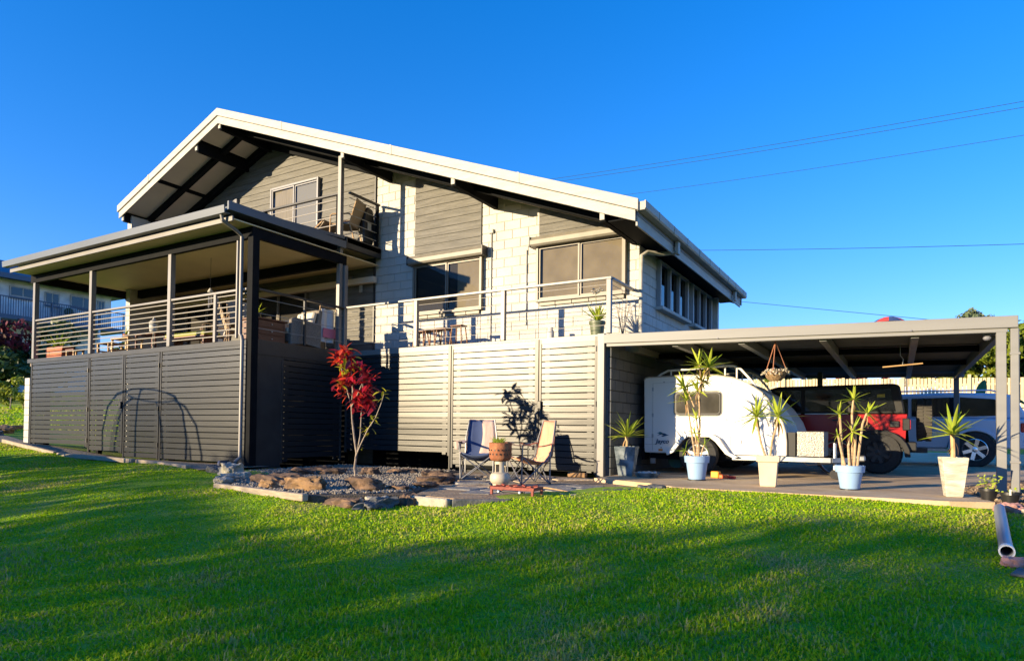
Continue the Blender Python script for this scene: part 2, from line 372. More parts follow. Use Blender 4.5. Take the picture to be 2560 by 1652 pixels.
for s_ in seeds:
    poly = [(s_[0]-.55,s_[1]-.55),(s_[0]+.55,s_[1]-.55),(s_[0]+.55,s_[1]+.55),(s_[0]-.55,s_[1]+.55)]
    for q in seeds:
        if q != s_ and (q[0]-s_[0])**2+(q[1]-s_[1])**2 < 2.: poly = clip(poly, s_, q)
    if not poly: continue
    cx = sum(p[0] for p in poly)/len(poly); cy = sum(p[1] for p in poly)/len(poly)
    poly = [(cx+(p[0]-cx)*.92+rr.uniform(-.015,.015), cy+(p[1]-cy)*.92+rr.uniform(-.015,.015)) for p in poly]
    if all(inside(p, PAT) for p in poly): MB().prism(poly, 'z', -.23, -.168+rr.uniform(-.012,.016)).build('flagstone', rr.choice((STONE, STONE, STONE2)), patio, bev=.012)
# gravel stones (stuff)
def pebbles(name, label, poly, z, n, r0, r1, material, seed):
    q = np.random.default_rng(seed); P = np.array(poly); lo, hi = P.min(0), P.max(0); V = []; F = []
    base = np.array([(1,0,0),(0,1,0),(-1,0,0),(0,-1,0),(0,0,.8),(0,0,-.8)]); fc = [(0,1,4),(1,2,4),(2,3,4),(3,0,4),(1,0,5),(2,1,5),(3,2,5),(0,3,5)]
    k = 0
    while k < n:
        p = lo+(hi-lo)*q.random(2)
        if not inside(p, poly): continue
        a = q.random()*6.28; c, s = math.cos(a), math.sin(a); r = r0+(r1-r0)*q.random()
        vv = base*r*(.7+.6*q.random(3)); vv = np.stack([vv[:,0]*c-vv[:,1]*s, vv[:,0]*s+vv[:,1]*c, vv[:,2]], 1)+[p[0], p[1], z+r*.3*q.random()]
        V += vv.tolist(); F += [tuple(i+6*k for i in f) for f in fc]; k += 1
    b = MB(); b.v = V; b.f = F
    return tag(b.build(name, material, fix=False), label, 'gravel', kind='stuff')
PEB = mat('grey_pebble', (.10, .088, .07), .8, c2=(.36, .31, .235), ns=18, c3=(.20, .175, .14))
pebbles('gravel', 'loose grey gravel around the red-leaved shrub', [(-10.7,8.3),(-10.4,7.7),(-9.6,7.1),(-8.2,6.08),(-7.4,5.92),(-6.3,5.88),(-5.6,6.7),(-6.0,7.7),(-6.7,8.4),(-7.4,9.6),(-7.7,10.85),(-10.8,10.85)], -.165, 9000, .014, .032, PEB, 4)
CHIP = mat('bark_chip', (.22, .15, .09), .9, c2=(.42, .32, .2), ns=15, c3=(.12,.08,.05))
pebbles('mulch', 'loose brown mulch chips beside the carport post', [(1.05,9.66),(.75,11.6),(1.4,13.5),(3.,13.5),(3.,9.3),(1.6,9.1)], -.125, 3500, .012, .034, CHIP, 9)
# ---------------------------------------------------------------- house
YF, YW, YS, YD, YB = 10.50, 12.142, 11.0, 8.52, 18.85
RX, RZ, SR, SL_ = -15.0, 8.77, .3766, .394
XL, XR, XWL, XWR = -19.48, -3.76, -19.45, -4.33
def rt(x): return RZ - (SR*(x-RX) if x > RX else SL_*(RX-x))
house = thing('house', 'two-storey cream block and grey weatherboard house with a wide gable roof', 'house', (-12, 15, 0))
def band(a, b, y0, y1, x0=XL, x1=XR):
    xs_ = [x0] + ([RX] if x0 < RX < x1 else []) + [x1]
    return MB().prism([(x, rt(x)+a) for x in xs_] + [(x, rt(x)+b) for x in xs_[::-1]], 'y', y0, y1)
roof = band(0, -.10, YF, YB).build('roof', ROOFM, house)
band(.025, -.165, YF-.07, YF-.005, XL-.02, XR+.01).build('barge_capping', FASC, roof, bev=.006)
band(-.17, -.36, YF-.035, YF-.004, XL+.02, XR-.05).build('barge_board', FASC, roof, bev=.004)
band(-.17, -.36, YB+.004, YB+.035).build('barge_board', FASC, roof)
for (a, b) in ((XL+.15, -17.75), (-17.65, -16.05), (-15.85, -15.05), (-14.95, -10.7), (-10.6, -7.67), (-7.57, -4.48)):
    band(-.205, -.225, YF+.02, YW-.004, a, b).build('soffit_panel', SOFF, roof)
band(-.105, -.20, YF+.01, YW+.3, XL+.02, XR-.08).build('roof_framing', DARK, roof)
for x in (-19.35, -17.7, -15.95, -15.0, -10.65, -7.62, -4.43):
    z = min(rt(x-.05), rt(x+.05))
    if x == -17.7:
        MB().box(x-.03, x+.03, YF+.05, YW+.1, z-.27, z-.20).build('batten', DARK, roof); continue
    o = MB().box(x-.05, x+.05, YF+.05, YW+.1, z-.47, z-.20).build('outrigger', DARK, roof)
    piece('rafter_tip', FASC, o, x-.045, x+.045, YF+.012, YF+.048, z-.45, z-.30)
band(-.226, -.36, 11.2, 11.33, XL+.1, XR-.3).build('purlin', DARK, roof)
band(-.226, -.42, YW-.17, YW-.02, XL+.1, -11.2).build('purlin', DARK, roof)
MB().cyl((-10.9, 12.9, rt(-10.9)-.05), (-10.9, 12.9, rt(-10.9)+.30), .07).build('vent_pipe', GALV, roof, smooth=True)
# right-hand eave: fascia, gutter, brackets
MB().box(XR-.06, XR-.03, YF+.02, YB-.02, 4.13, 4.30).build('eave_board', FASC, roof)
MB().box(XR-.05, XR-.02, YF+.02, YB-.02, 4.30, 4.42).build('eave_board', ALUW, roof)
gt = MB().prism([(XR-.015, 4.51),(XR-.015, 4.37),(XR+.11, 4.37),(XR+.13, 4.40),(XR+.13, 4.525),(XR+.11, 4.525),(XR+.11, 4.51)], 'y', YF-.03, YB+.05).build('gutter', FASC, roof)
for y in (12.55, 17.75):
    MB().box(XR-.0, XR+.07, y, y+.14, 4.12, 4.37).build('gutter_outlet', FASC, gt, bev=.01)
MB().box(XWR+.0, XR-.06, YF+.06, YB-.05, 4.28, 4.30).build('eave_lining', DARK, roof)
MB().tube([(XR, 12.62, 4.17),(XR-.25, 12.5, 4.14),(XWR+.14, 12.2, 4.13),(XWR+.06, 12.10, 4.05),(XWR+.06, 12.08, 3.7),(XWR+.06, 12.08, 2.42)], .042, 12).build('downpipe', FASC, house, smooth=True)
for x in (-18.0, -12.6, -9.2, -6.1): band(.031, -.168, YF-.076, YF-.066, x, x+.05).build('capping_joint', FASC, roof)
for y in np.arange(11.2, 18.6, .9): MB().box(XR+.128, XR+.137, float(y), float(y)+.025, 4.375, 4.528).build('gutter_bracket', FASC, gt)
# left wing wall
MB().prism([(10.72, -.2),(10.72, rt(XWL)-.25),(YB-.6, rt(XWL)-.25),(YB-.6, -.2)], 'x', XWL, XWL+.2).build('wing_wall', W, house)
# walls (backing)
def wallpoly(name, x0, x1, z0, z1=None, y0=YW+.012, y1=YW+.2, m_=MORTAR):
    top = [(x1, rt(x1)-.2),(x0, rt(x0)-.2)] if z1 is None else [(x1, z1),(x0, z1)]
    if z1 is None and x0 < RX < x1: top.insert(1, (RX, RZ-.2))
    return MB().prism([(x0, z0),(x1, z0)] + top, 'y', y0, y1).build(name, m_, house)
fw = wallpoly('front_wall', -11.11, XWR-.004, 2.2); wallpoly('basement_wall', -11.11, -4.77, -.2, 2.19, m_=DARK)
lw = wallpoly('boarded_wall', XWL+.2, -11.115, -.2, m_=BOARD)
wallpoly('back_wall', XWL, XWR, -.2, None, YB-.8, YB-.6)
SWALL = MB().box(XWR-.2, XWR-.012, YW+.2, 17.94, 2.2, 4.3).build('side_wall', MORTAR, house)
DKB = mat('charcoal_block_paint', (.10, .105, .11), .8, c2=(.08, .085, .09), ns=2, bump=.35, bs=60)
LWALL = MB().box(-4.75, -4.512, YS+.06, 18.4, -.4, 2.2).build('lower_wall', DKB, house)
MB().box(-4.7, -4.2, 17.94, 18.1, 2.2, 4.35).build('corner_return', W, house)
MB().box(XWL, XWR-.2, YW+.25, YB-.8, 2.0, 2.2).build('floor_slab', ROOM, house)
MB().box(XWL, XWR-.2, YW+.25, YB-.8, -.3, -.1).build('floor_slab', ROOM, house)
# concrete blocks, one by one
def blocks_x(parent, x0, x1, z0, z1, y, m_=W, roofed=True):
    k0 = int(math.floor(z0/.2))
    for k in range(k0, int(z1/.2)+1):
        za, zb = max(z0, k*.2), min(z1, k*.2+.19)
        x = x0 - (.2 if k % 2 else 0) - ((x0+40) % .4 if False else 0)
        while x < x1:
            a, b = max(x, x0), min(x+.39, x1)
            if b-a > .05:
                top = min(zb, min(rt(a), rt(b))-.23) if roofed else zb
                if top-za > .04: piece('block', m_, parent, a, b, y, y+.05, za, top, .006)
            x += .4
def blocks_y(parent, y0, y1, z0, z1, x, m_=W):
    for k in range(int(round(z0/.2)), int(round(z1/.2))):
        y = y0 - (.2 if k % 2 else 0)
        while y < y1:
            a, b = max(y, y0), min(y+.39, y1)
            if b-a > .05: piece('block', m_, parent, x-.05, x, a, b, k*.2+.005, k*.2+.195, .006)
            y += .4
for (a, b, c, d) in ((-11.10, -9.875, 2.36, 9), (-9.865, -8.0, 2.36, 3.27), (-7.99, -6.535, 2.36, 9), (-6.525, -4.60, 2.36, 3.27), (-4.59, XWR, 2.36, 9)):
    blocks_x(fw, a, b, c, d, YW)
for (a, b, c, d) in ((YW+.02, 13.2, 2.4, 4.2), (13.2, 15.28, 2.4, 3.2), (15.28, 15.68, 2.4, 4.2), (15.68, 17.6, 2.4, 3.2), (17.6, 17.93, 2.4, 4.2)):
    blocks_y(SWALL, a, b, c, d, XWR)
blocks_y(LWALL, YS+.07, 13.6, -.2, 2.2, -4.46, DKB)
# weatherboards, one by one (each a lapped board)
def boards(parent, x0, x1, z0, z1, pitch=.18, roofed=True, y=YW):
    z = z0
    while z < z1:
        h = min(pitch+.012, z1-z+.012); a, b = x0, x1
        if roofed:   # trim to the roof slope on both sides
            cut = z+.02+.225
            b = min(b, RX+(RZ-cut)/SR); a = max(a, RX-(RZ-cut)/SL_)
        if b-a > .1:
            def tz(x, t): return min(t, rt(x)-.205) if roofed else t
            n = 1
            xs_ = sorted({a, b} | ({q for q in (RX+(RZ-.205-z-h)/SR, RX-(RZ-.205-z-h)/SL_) if a < q < b} if roofed else set()))
            v = []; 
            for x in xs_: v += [(x, y-.032, z), (x, y-.012, tz(x, z+h)), (x, y+.01, tz(x, z+h)), (x, y+.01, z)]
            f = []; n = len(xs_)
            for i in range(n-1):
                for q in range(4): f.append((4*i+q, 4*i+(q+1) % 4, 4*i+4+(q+1) % 4, 4*i+4+q))
            f += [(0,1,2,3), tuple(4*(n-1)+q for q in (3,2,1,0))]
            MB().add(v, f).build('weatherboard', BOARD, parent)
        z += pitch
boards(fw, -9.86, -8.005, 4.60, 7.2); boards(fw, -6.52, -4.60, 4.62, 5.6)
boards(lw, XWL+.2, -11.12, 5.05, 8.7); boards(lw, XWL+.2, -11.12, 2.38, 4.75, roofed=False)
MB().box(-11.14, -11.10, YW-.04, YW+.01, 2.36, 7.1).build('corner_bead', FRAME, lw)
MB().box(-8.005, -7.985, YW-.03, YW+.01, 4.7, 5.9).build('corner_bead', BOARD, fw)
# sliding windows
def window_x(name, x0, x1, z0, z1, y, fm=ALU, dep=.10, back=BLIND, mull=None, gm=GLASS, sill=None, label=None, backs=None):
    w = MB(); t = .055
    w.box(x0, x0+t, y-dep, y, z0, z1).box(x1-t, x1, y-dep, y, z0, z1).box(x0+t, x1-t, y-dep, y, z1-t, z1).box(x0+t, x1-t, y-dep, y, z0, z0+t)
    o = w.build(name, fm, house, bev=.004)
    if label: o['label'] = label
    mull = (x0+x1)/2 if mull is None else mull
    for i, (a, b) in enumerate(((x0+t, mull), (mull, x1-t))):
        yy = y-.06+.022*i
        sh = MB().box(a, a+.035, yy-.012, yy+.012, z0+t, z1-t).box(b-.035, b, yy-.012, yy+.012, z0+t, z1-t).box(a+.035, b-.035, yy-.012, yy+.012, z1-t-.035, z1-t).box(a+.035, b-.035, yy-.012, yy+.012, z0+t, z0+t+.035).build('sash', fm, o)
        MB().add([(a+.03,yy,z0+t+.03),(b-.03,yy,z0+t+.03),(b-.03,yy,z1-t-.03),(a+.03,yy,z1-t-.03)], [(0,1,2,3)]).build('pane', gm, o, fix=False)
    if not backs: backs = ((x0+t, x1-t, back),)
    for a, b, mm in backs: MB().box(a, b, y-.012, y-.004, z0+t, z1-t).build('blind_or_dark_room', mm, o)  # blinds, curtains and dark panels painted as unlit rooms
    return o
w1 = window_x('window', -9.86, -7.92, 3.31, 4.52, YW+.0, back=BLIND, backs=((-9.8, -8.62, ROOM), (-8.62, -7.98, BLIND)), label='sliding window with dark glass beside the cream pillar')
w2 = window_x('window', -6.56, -4.58, 3.34, 4.54, YW+.0, label='sliding window with grey blinds near the house corner')
for (a, b) in ((-9.92, -7.84), (-6.64, -4.52)):
    bx = MB().prism([(YW-.01, 4.49),(YW-.20, 4.49),(YW-.23, 4.53),(YW-.23, 4.62),(YW-.17, 4.70),(YW-.01, 4.70)], 'x', a, b).build('shutter_box', SHUT, house, bev=.004)
    piece('end_cap', FRAME, bx, a-.02, a, YW-.235, YW-.01, 4.485, 4.70); piece('end_cap', FRAME, bx, b, b+.02, YW-.235, YW-.01, 4.485, 4.70)
for (a, b, z) in ((-9.8, -8.0, 3.255), (-6.5, -4.62, 3.285)):
    for i in range(5): piece('sill_block', SHUT, house, a+(b-a)*i/5+.005, a+(b-a)*(i+1)/5-.005, YW-.05, YW-.002, z-.02, z+.05)
up = window_x('sliding_door', -14.87, -13.02, 5.06, 7.20, YW-.035, ALUW, .09, label='upstairs sliding door with pale frame', gm=GLASS, backs=((-14.8, -13.95, CURT), (-13.9, -13.1, mat('blue_sheer', (.16, .19, .26), .5))))
window_x('window', -16.72, -16.32, 6.6, 7.18, YW-.035, ALUW, .07, back=ROOM, label='small upstairs window')
window_x('sliding_door', -15.6, -13.4, 2.4, 4.45, YW-.035, ALU, .09, back=ROOM, label='downstairs sliding door behind the deck')
window_x('window', -18.6, -16.6, 2.9, 4.3, YW-.035, ALU, .09, back=ROOM, label='downstairs window behind the deck')
# side windows
for (a, b) in ((13.22, 15.25), (15.72, 17.5)):
    z0, z1 = 3.27, 4.22; w = MB()
    n = 3
    for i in range(n+1):
        y = a+(b-a)*i/n; w.box(XWR-.02, XWR+.09, y-.03, y+.03, z0, z1)
    w.box(XWR-.02, XWR+.085, a, b, z1-.05, z1); o = w.build('window', mat('blue_grey_frame', (.30, .32, .35), .5), house)
    MB().box(XWR-.02, XWR-.014, a, b, z0, z1).build('blind_or_dark_room', ROOM, o)  # dark panel painted as the unlit room, no opening behind it
    for i in range(n): MB().add([(XWR+.02,a+(b-a)*i/n+.03,z0),(XWR+.02,a+(b-a)*(i+1)/n-.03,z0),(XWR+.02,a+(b-a)*(i+1)/n-.03,z1-.05),(XWR+.02,a+(b-a)*i/n+.03,z1-.05)], [(0,1,2,3)]).build('pane', GLASSD, o, fix=False)
    MB().box(XWR-.02, XWR+.16, a-.08, b+.05, z0-.09, z0-.015).build('sill', W, o, bev=.01)
# small wall fittings
def wallbox(name, x, z, w, h, m_, d=.05, y=YW-.035):
    return piece(name, m_, house, x-w/2, x+w/2, y-d, y, z-h/2, z+h/2, .006)
wallbox('junction_box', -7.72, 5.02, .12, .09, W, .06, YW); MB().cyl((-7.72, YW-.02, 4.98), (-7.72, YW-.02, 2.4), .012, n=8).build('conduit', W, house)
MB().cyl((-6.83, YW-.02, 4.5), (-6.83, YW-.02, 2.9), .012, n=8).build('conduit', W, house)
wallbox('switch_plate', -11.52, 4.12, .09, .17, FASC); wallbox('wall_light', -11.86, 4.42, .14, .07, ALUW)

# ---------------------------------------------------------------- upper balcony
def railing(name, label, cat, A, B, z0, z1, posts, nrod, rr_, pw=.075, top=.045, pm=POST, pz0=None, topm=POST, group=None):
    A = Vector((*A, 0)); B = Vector((*B, 0)); t = thing(name, label, cat, (A.x, A.y, z0), group=group); d = (B-A).normalized()
    MB().bar(A+Vector((0,0,z1-top/2)), B+Vector((0,0,z1-top/2)), .075, top).build('top_rail', topm, t, bev=.005)
    for s in posts:
        p = A+d*s; MB().box(p.x-pw/2, p.x+pw/2, p.y-pw/2, p.y+pw/2, z0, z1-top-.002).build('post', pm, t, bev=.004)
    for i in range(nrod):
        z = z0+.06+(z1-top-z0-.06)*(i+.5)/nrod
        MB().tube([A+Vector((0,0,z)), B+Vector((0,0,z))], rr_, 6).build('rod', STEEL, t, smooth=True)
    return t
bal = thing('balcony', 'upstairs balcony floor with dark edge beam above the deck', 'balcony', (-13.5, 11.5, 5.0))
MB().box(-17.2, -10.90, YS-.02, YW-.04, 4.92, 5.03).build('floor', DARK, bal)
MB().box(-10.99, -10.90, YS-.06, YW-.04, 4.80, 5.06).build('edge_beam', FRAME, bal, bev=.005)
MB().box(-17.2, -10.995, YS-.06, YS-.02, 4.80, 5.06).build('edge_beam', FRAME, bal, bev=.005)
MB().box(-17.2, -10.995, YS-.018, YW-.04, 4.84, 4.86).build('lining', CEIL, bal)
railing('balcony_railing', 'dark balcony railing with steel rods in front of the upstairs sliding door', 'railing', (-17.1, YS), (-11.12, YS), 5.04, 6.13, (.05, 1.2, 3.3, 5.9), 5, .010, .11, pm=DARK, topm=FRAME)
railing('balcony_railing', 'short return of the upstairs railing meeting the cream pillar', 'railing', (-10.95, YS+.06), (-10.95, YW-.06), 5.06, 6.13, (.95,), 5, .009, .06, pm=DARK, topm=FRAME)
t = thing('post', 'tall grey post carrying the gable roof beside the balcony', 'post', (-11.04, YS, 2.36))
MB().box(-11.09, -10.99, YS-.17, YS-.07, 2.36, rt(-11.0)-.36).build('shaft', POST, t, bev=.005)

# ---------------------------------------------------------------- deck and its roof
deck = thing('deck', 'raised timber deck along the front of the house', 'deck', (-15, 10, 2.2))
MB().box(-20.05, -10.99, YD+.05, YW-.04, 2.22, 2.36).build('floor', mat('deck_boards', (.20, .15, .11), .6, c2=(.15, .11, .08), ns=4), deck)
MB().box(-10.985, -4.6, YS+.04, YW-.004, 2.22, 2.36).build('floor', MATS['deck_boards'], deck)
MB().box(-20.05, -11.0, YD-.02, YD+.045, 2.30, 2.40).build('edge_board', FRAME, deck)
MB().box(-11.03, -10.965, YD+.05, YS+.03, 2.12, 2.41).build('edge_board', FRAME, deck)
MB().box(-10.96, -4.6, YS-.01, YS+.035, 2.30, 2.41).build('edge_board', POST, deck)
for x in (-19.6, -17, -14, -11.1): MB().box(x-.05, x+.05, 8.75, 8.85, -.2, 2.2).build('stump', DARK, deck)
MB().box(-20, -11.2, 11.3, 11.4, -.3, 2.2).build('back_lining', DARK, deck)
pier = thing('pier', 'pale block pier at the far end of the deck screen', 'pier', (-20.2, 8.7, 0))
for k in range(9):
    z = .12+.2*k; piece('block', W, pier, -20.30, -20.04, 8.56, 8.94, z, z+.192, .006)
dr = thing('deck_roof', 'low grey metal roof over the deck with tan ceiling', 'roof', (-15, 9.5, 4.6))
MB().prism([(7.95, 4.80),(7.95, 4.87),(YS-.08, 5.06),(YS-.08, 4.99)], 'x', -19.95, -10.93).build('roof_sheet', GUT, dr)
MB().prism([(7.84, 4.715),(7.965, 4.715),(7.965, 4.735),(7.86, 4.735),(7.86, 4.865),(7.83, 4.865)], 'x', -19.97, -10.98).build('gutter', GUT, dr, bev=.004)
MB().box(-10.925, -10.88, 7.86, YS-.085, 4.77, 4.93).build('barge_flashing', GUT, dr)
MB().box(-19.9, -10.95, 7.99, 8.02, 4.60, 4.70).build('front_fascia', POST, dr)
MB().box(-19.9, -10.95, 8.025, YW-.05, 4.63, 4.65).build('ceiling', CEIL, dr)
MB().box(-19.9, -10.97, YD-.05, YD+.05, 4.41, 4.625).build('front_beam', DARK, dr)
MB().box(-19.9, -11.0, YS-.06, YS+.06, 4.40, 4.625).build('rear_beam', DARK, dr)
MB().box(-19.9, -11.0, YW-.2, YW-.06, 4.22, 4.36).build('wall_plate', SOFF, dr)
for x in (-19.8, -11.03): MB().box(x-.05, x+.05, YD+.055, YS-.065, 4.42, 4.62).build('side_beam', DARK, dr)
for i, x in enumerate((-19.7, -16.91, -13.70)):
    MB().box(x-.055, x+.055, YD-.055, YD+.055, 2.40, 4.41).build('post', POST, dr, bev=.004)
MB().box(-11.06, -10.90, YD-.09, YD+.07, -.15, 4.41).build('post', DARK, dr, bev=.004)
MB().box(-11.04, -10.94, YS-.05, YS+.05, 2.36, 4.40).build('post', POST, dr, bev=.004)
MB().tube([(-11.15, 7.9, 4.73),(-11.15, 7.92, 4.62),(-11.16, 8.25, 4.50),(-11.17, 8.38, 4.42),(-11.17, 8.38, 2.5),(-11.12, 8.38, 2.44),(-11.09, 8.37, 2.36),(-11.09, 8.37, .08),(-11.09, 8.25, -.02)], .037, 12).build('downpipe', POST, dr, smooth=True)
MB().tube([(-11.28, 8.38, 4.35),(-11.28, 8.38, 2.42)], .03, 10).build('downpipe', POST, dr, smooth=True)
MB().tube([(-11.09, 8.12, -.04),(-11.22, 8.05, -.05)], .075, 14).build('drain_outlet', BLACK, dr, smooth=True)
MB().tube([(-11.225, 8.05, -.05),(-11.26, 8.03, -.05)], .07, 14).build('drain_cap', ALUW, dr, smooth=True)
railing('deck_railing', 'pale railing with steel rods along the front of the deck', 'railing', (-19.64, YD), (-11.1, YD), 2.40, 3.43, (7.5,), 8, .011)
railing('deck_railing', 'dark railing along the right-hand side of the deck', 'railing', (-10.97, YD+.1), (-10.97, YS-.06), 2.42, 3.43, (1.2,), 3, .006, .05, topm=FRAME, pm=FRAME)
railing('verandah_railing', 'pale railing with thin wires in front of the two shuttered windows', 'railing', (-10.9, YS), (-4.43, YS), 2.42, 3.44, (2.02, 4.2, 6.42), 5, .005, .085)
railing('verandah_railing', 'short return of the verandah railing at the house corner', 'railing', (-4.46, YS+.05), (-4.46, YW-.02), 2.42, 3.44, (), 5, .005, .085)

# ---------------------------------------------------------------- slat screens
SL = .12
def screen(name, label, cat, A, B, z0, z1, parts=None, frame=.05, tops=True, z0b=None, top_ext=None):
    """slatted panel from A to B (x, y); every slat is its own piece"""
    ax = 'x' if abs(B[0]-A[0]) > abs(B[1]-A[1]) else 'y'
    t = thing(name, label, cat, (A[0], A[1], z0)); a, b = (A[0], B[0]) if ax == 'x' else (A[1], B[1]); c = A[1] if ax == 'x' else A[0]
    def pc(nm, m_, u0, u1, d0, d1, za, zb, bev=.004):
        if ax == 'x': return piece(nm, m_, t, u0, u1, c+d0, c+d1, za, zb, bev)
        return piece(nm, m_, t, c+d0, c+d1, u0, u1, za, zb, bev)
    s = -1 if ax == 'x' else 1
    pc('stile', FRAME, a, a+frame, *sorted((s*.012, s*-.04)), z0-.02, z1); pc('stile', FRAME, b-frame, b, *sorted((s*.012, s*-.04)), z0-.02, z1)
    pc('top_rail', FRAME, a+frame, b-frame, *sorted((s*.010, s*-.04)), z1-.05, z1)
    z = z1-.06-SL+.012; n = 0
    while z > z0-.01:
        j = rnd.uniform(-.0015, .0015)
        pc('slat', SLAT, a+frame, b-frame, *sorted((0, s*-.022)), z+j, z+SL-.014+j, .003).rotation_euler = ((rnd.gauss(0,.010), 0, rnd.gauss(0,.0012)) if ax == 'x' else (0, rnd.gauss(0,.010), 0)); z -= SL
    pc('back_rail', SLAT, a+frame+.06, a+frame+.16, *sorted((s*-.024, s*-.05)), z0, z1-.1); pc('back_rail', SLAT, b-frame-.16, b-frame-.06, *sorted((s*-.024, s*-.05)), z0, z1-.1)
    return t
screen('slat_screen', 'dark slat screen panel beside the pale pier under the deck', 'screen', (-19.86, YD), (-16.99, YD), .14, 2.40)
gate1 = screen('slat_gate', 'dark slat gate leaf with latch under the deck, beside the pier panel', 'gate', (-16.96, YD), (-15.48, YD), .04, 2.40)
gate2 = screen('slat_gate', 'dark slat gate leaf under the deck next to the widest panel', 'gate', (-15.45, YD), (-14.06, YD), -.05, 2.40)
screen('slat_screen', 'wide dark slat screen panel under the deck at its downpipe corner', 'screen', (-14.03, YD), (-11.10, YD), -.08, 2.40)
screen('slat_screen', 'shaded dark slat screen on the right-hand side of the deck', 'screen', (-10.99, 9.25), (-10.99, 10.96), -.05, 2.12)
t = thing('wall_panel', 'plain charcoal panel beside the downpipe on the deck side', 'panel', (-10.99, 8.9, -.1)); MB().box(-11.02, -10.98, 8.60, 9.24, -.15, 2.12).build('sheet', FRAME, t)
screen('slat_screen', 'sunlit slat screen panel behind the red-leaved shrub', 'screen', (-10.92, YS), (-7.97, YS), .14, 2.40)
screen('slat_screen', 'sunlit slat screen panel behind the folding chairs', 'screen', (-7.94, YS), (-5.93, YS), -.10, 2.40)
gate3 = screen('slat_gate', 'sunlit slat gate with hinges beside the carport corner', 'gate', (-5.89, YS), (-4.70, YS), -.10, 2.38)
t = thing('post', 'grey corner post between the slat gate and the carport', 'post', (-4.62, YS, -.12)); MB().box(-4.685, -4.55, YS-.05, YS+.05, -.15, 2.42).build('shaft', POST, t, bev=.005)
for gt_, x, y in ((gate1, -15.53, YD), (gate3, -5.86, YS)):
    MB().box(x-.05, x+.03, y-.05, y-.014, 1.06, 1.22).build('latch', BLACK, gt_, bev=.008)
for gt_, x, y, zs in ((gate1, -16.975, YD, (.3, 1.05, 2.0)), (gate2, -14.05, YD, (.25, 1.05, 2.0)), (gate3, -4.70, YS, (.4, 1.15, 2.15))):
    for z in zs: MB().cyl((x, y-.03, z-.05), (x, y-.03, z+.05), .014, n=8).build('hinge', BLACK, gt_)
for x in (-7.955, -5.91): 
    t = thing('post', 'slim dark post between the sunlit slat panels, %s' % ('nearer the shrub' if x < -7 else 'at the gate'), 'post', (x, YS, -.15)); MB().box(x-.013, x+.013, YS-.03, YS+.04, -.18, 2.39).build('shaft', FRAME, t)
# ---------------------------------------------------------------- carport
def cz(x): return 2.39 - (x+4.55)*.0205      # beam top falls to the right-hand downpipe
cp = thing('carport', 'open grey steel carport beside the house', 'carport', (-1.5, 15, -.12))
def slope_x(a, b, y0, y1, x0=-4.54, x1=1.37): return MB().prism([(x0, cz(x0)+a),(x1, cz(x1)+a),(x1, cz(x1)+b),(x0, cz(x0)+b)], 'y', y0, y1)
slope_x(0, -.16, 10.90, 11.02).build('gutter', CARP, cp, bev=.006)
slope_x(-.163, -.215, 10.93, 11.03, -4.5, 1.26).build('front_beam', CARP, cp, bev=.004)
for x in (-2.55, .15): MB().cyl((x, 10.885, cz(x)-.15), (x, 10.905, cz(x)-.15), .012, n=8).build('bolt', ALUW, cp)
# corrugated roof sheet, ribs running across
pts = []; n = 150
for i in range(n+1):
    y = 11.03+8.2*i/n; pts.append((y, .018*(1 if (i % 3) else -1)))
b = MB(); DKS = mat('dark_roof_sheet', (.13, .13, .12), .5, c2=(.10, .10, .095), ns=3)
b.grid([[(x, y, cz(x)-.06+h) for y, h in pts] for x in (-4.45, 1.33)]); b.grid([[(x, y, cz(x)-.045+h) for y, h in pts] for x in (-4.45, 1.33)])
b.build('roof_sheet', DKS, cp)
slope_x(0, -.2, 19.25, 19.31).build('rear_beam', CARP, cp)
for x in (-3.29, -2.2, -1.0, .2): MB().box(x-.05, x+.05, 11.04, 19.2, cz(x)-.24, cz(x)-.10).build('rafter', CARP, cp)
for y in (13.4, 15.9): slope_x(-.10, -.20, y, y+.1, -4.4, 1.2).build('purlin', DARK, cp)
MB().box(1.16, 1.25, 11.04, 19.2, cz(1.2)-.25, cz(1.2)-.08).build('side_beam', GUT, cp)
for i, (x, y) in enumerate(((1.19, 10.98), (1.2, 19.15), (-1.62, 17.2), (-4.3, 19.15))):
    MB().box(x-.055, x+.055, y-.05, y+.05, -.15, cz(x)-.21).build('post', CARP if i == 0 else GUT, cp, bev=.005)
MB().box(1.29, 1.385, 10.93, 11.0, -.14, cz(1.3)-.16).build('downpipe', CARP, cp, bev=.012)
for z in (1.75, .3): piece('pipe_clip', CARP, cp, 1.28, 1.395, 10.925, 11.005, z, z+.03)
MB().lathe([(.03,0),(.05,.02),(.05,.04),(.02,.07)], (1.05, 11.1, cz(1)-.30), 12).build('sensor_light', ALUW, cp)
MB().box(1.0, 1.14, 11.07, 11.12, cz(1)-.23, cz(1)-.2).build('light_arm', ALUW, cp)

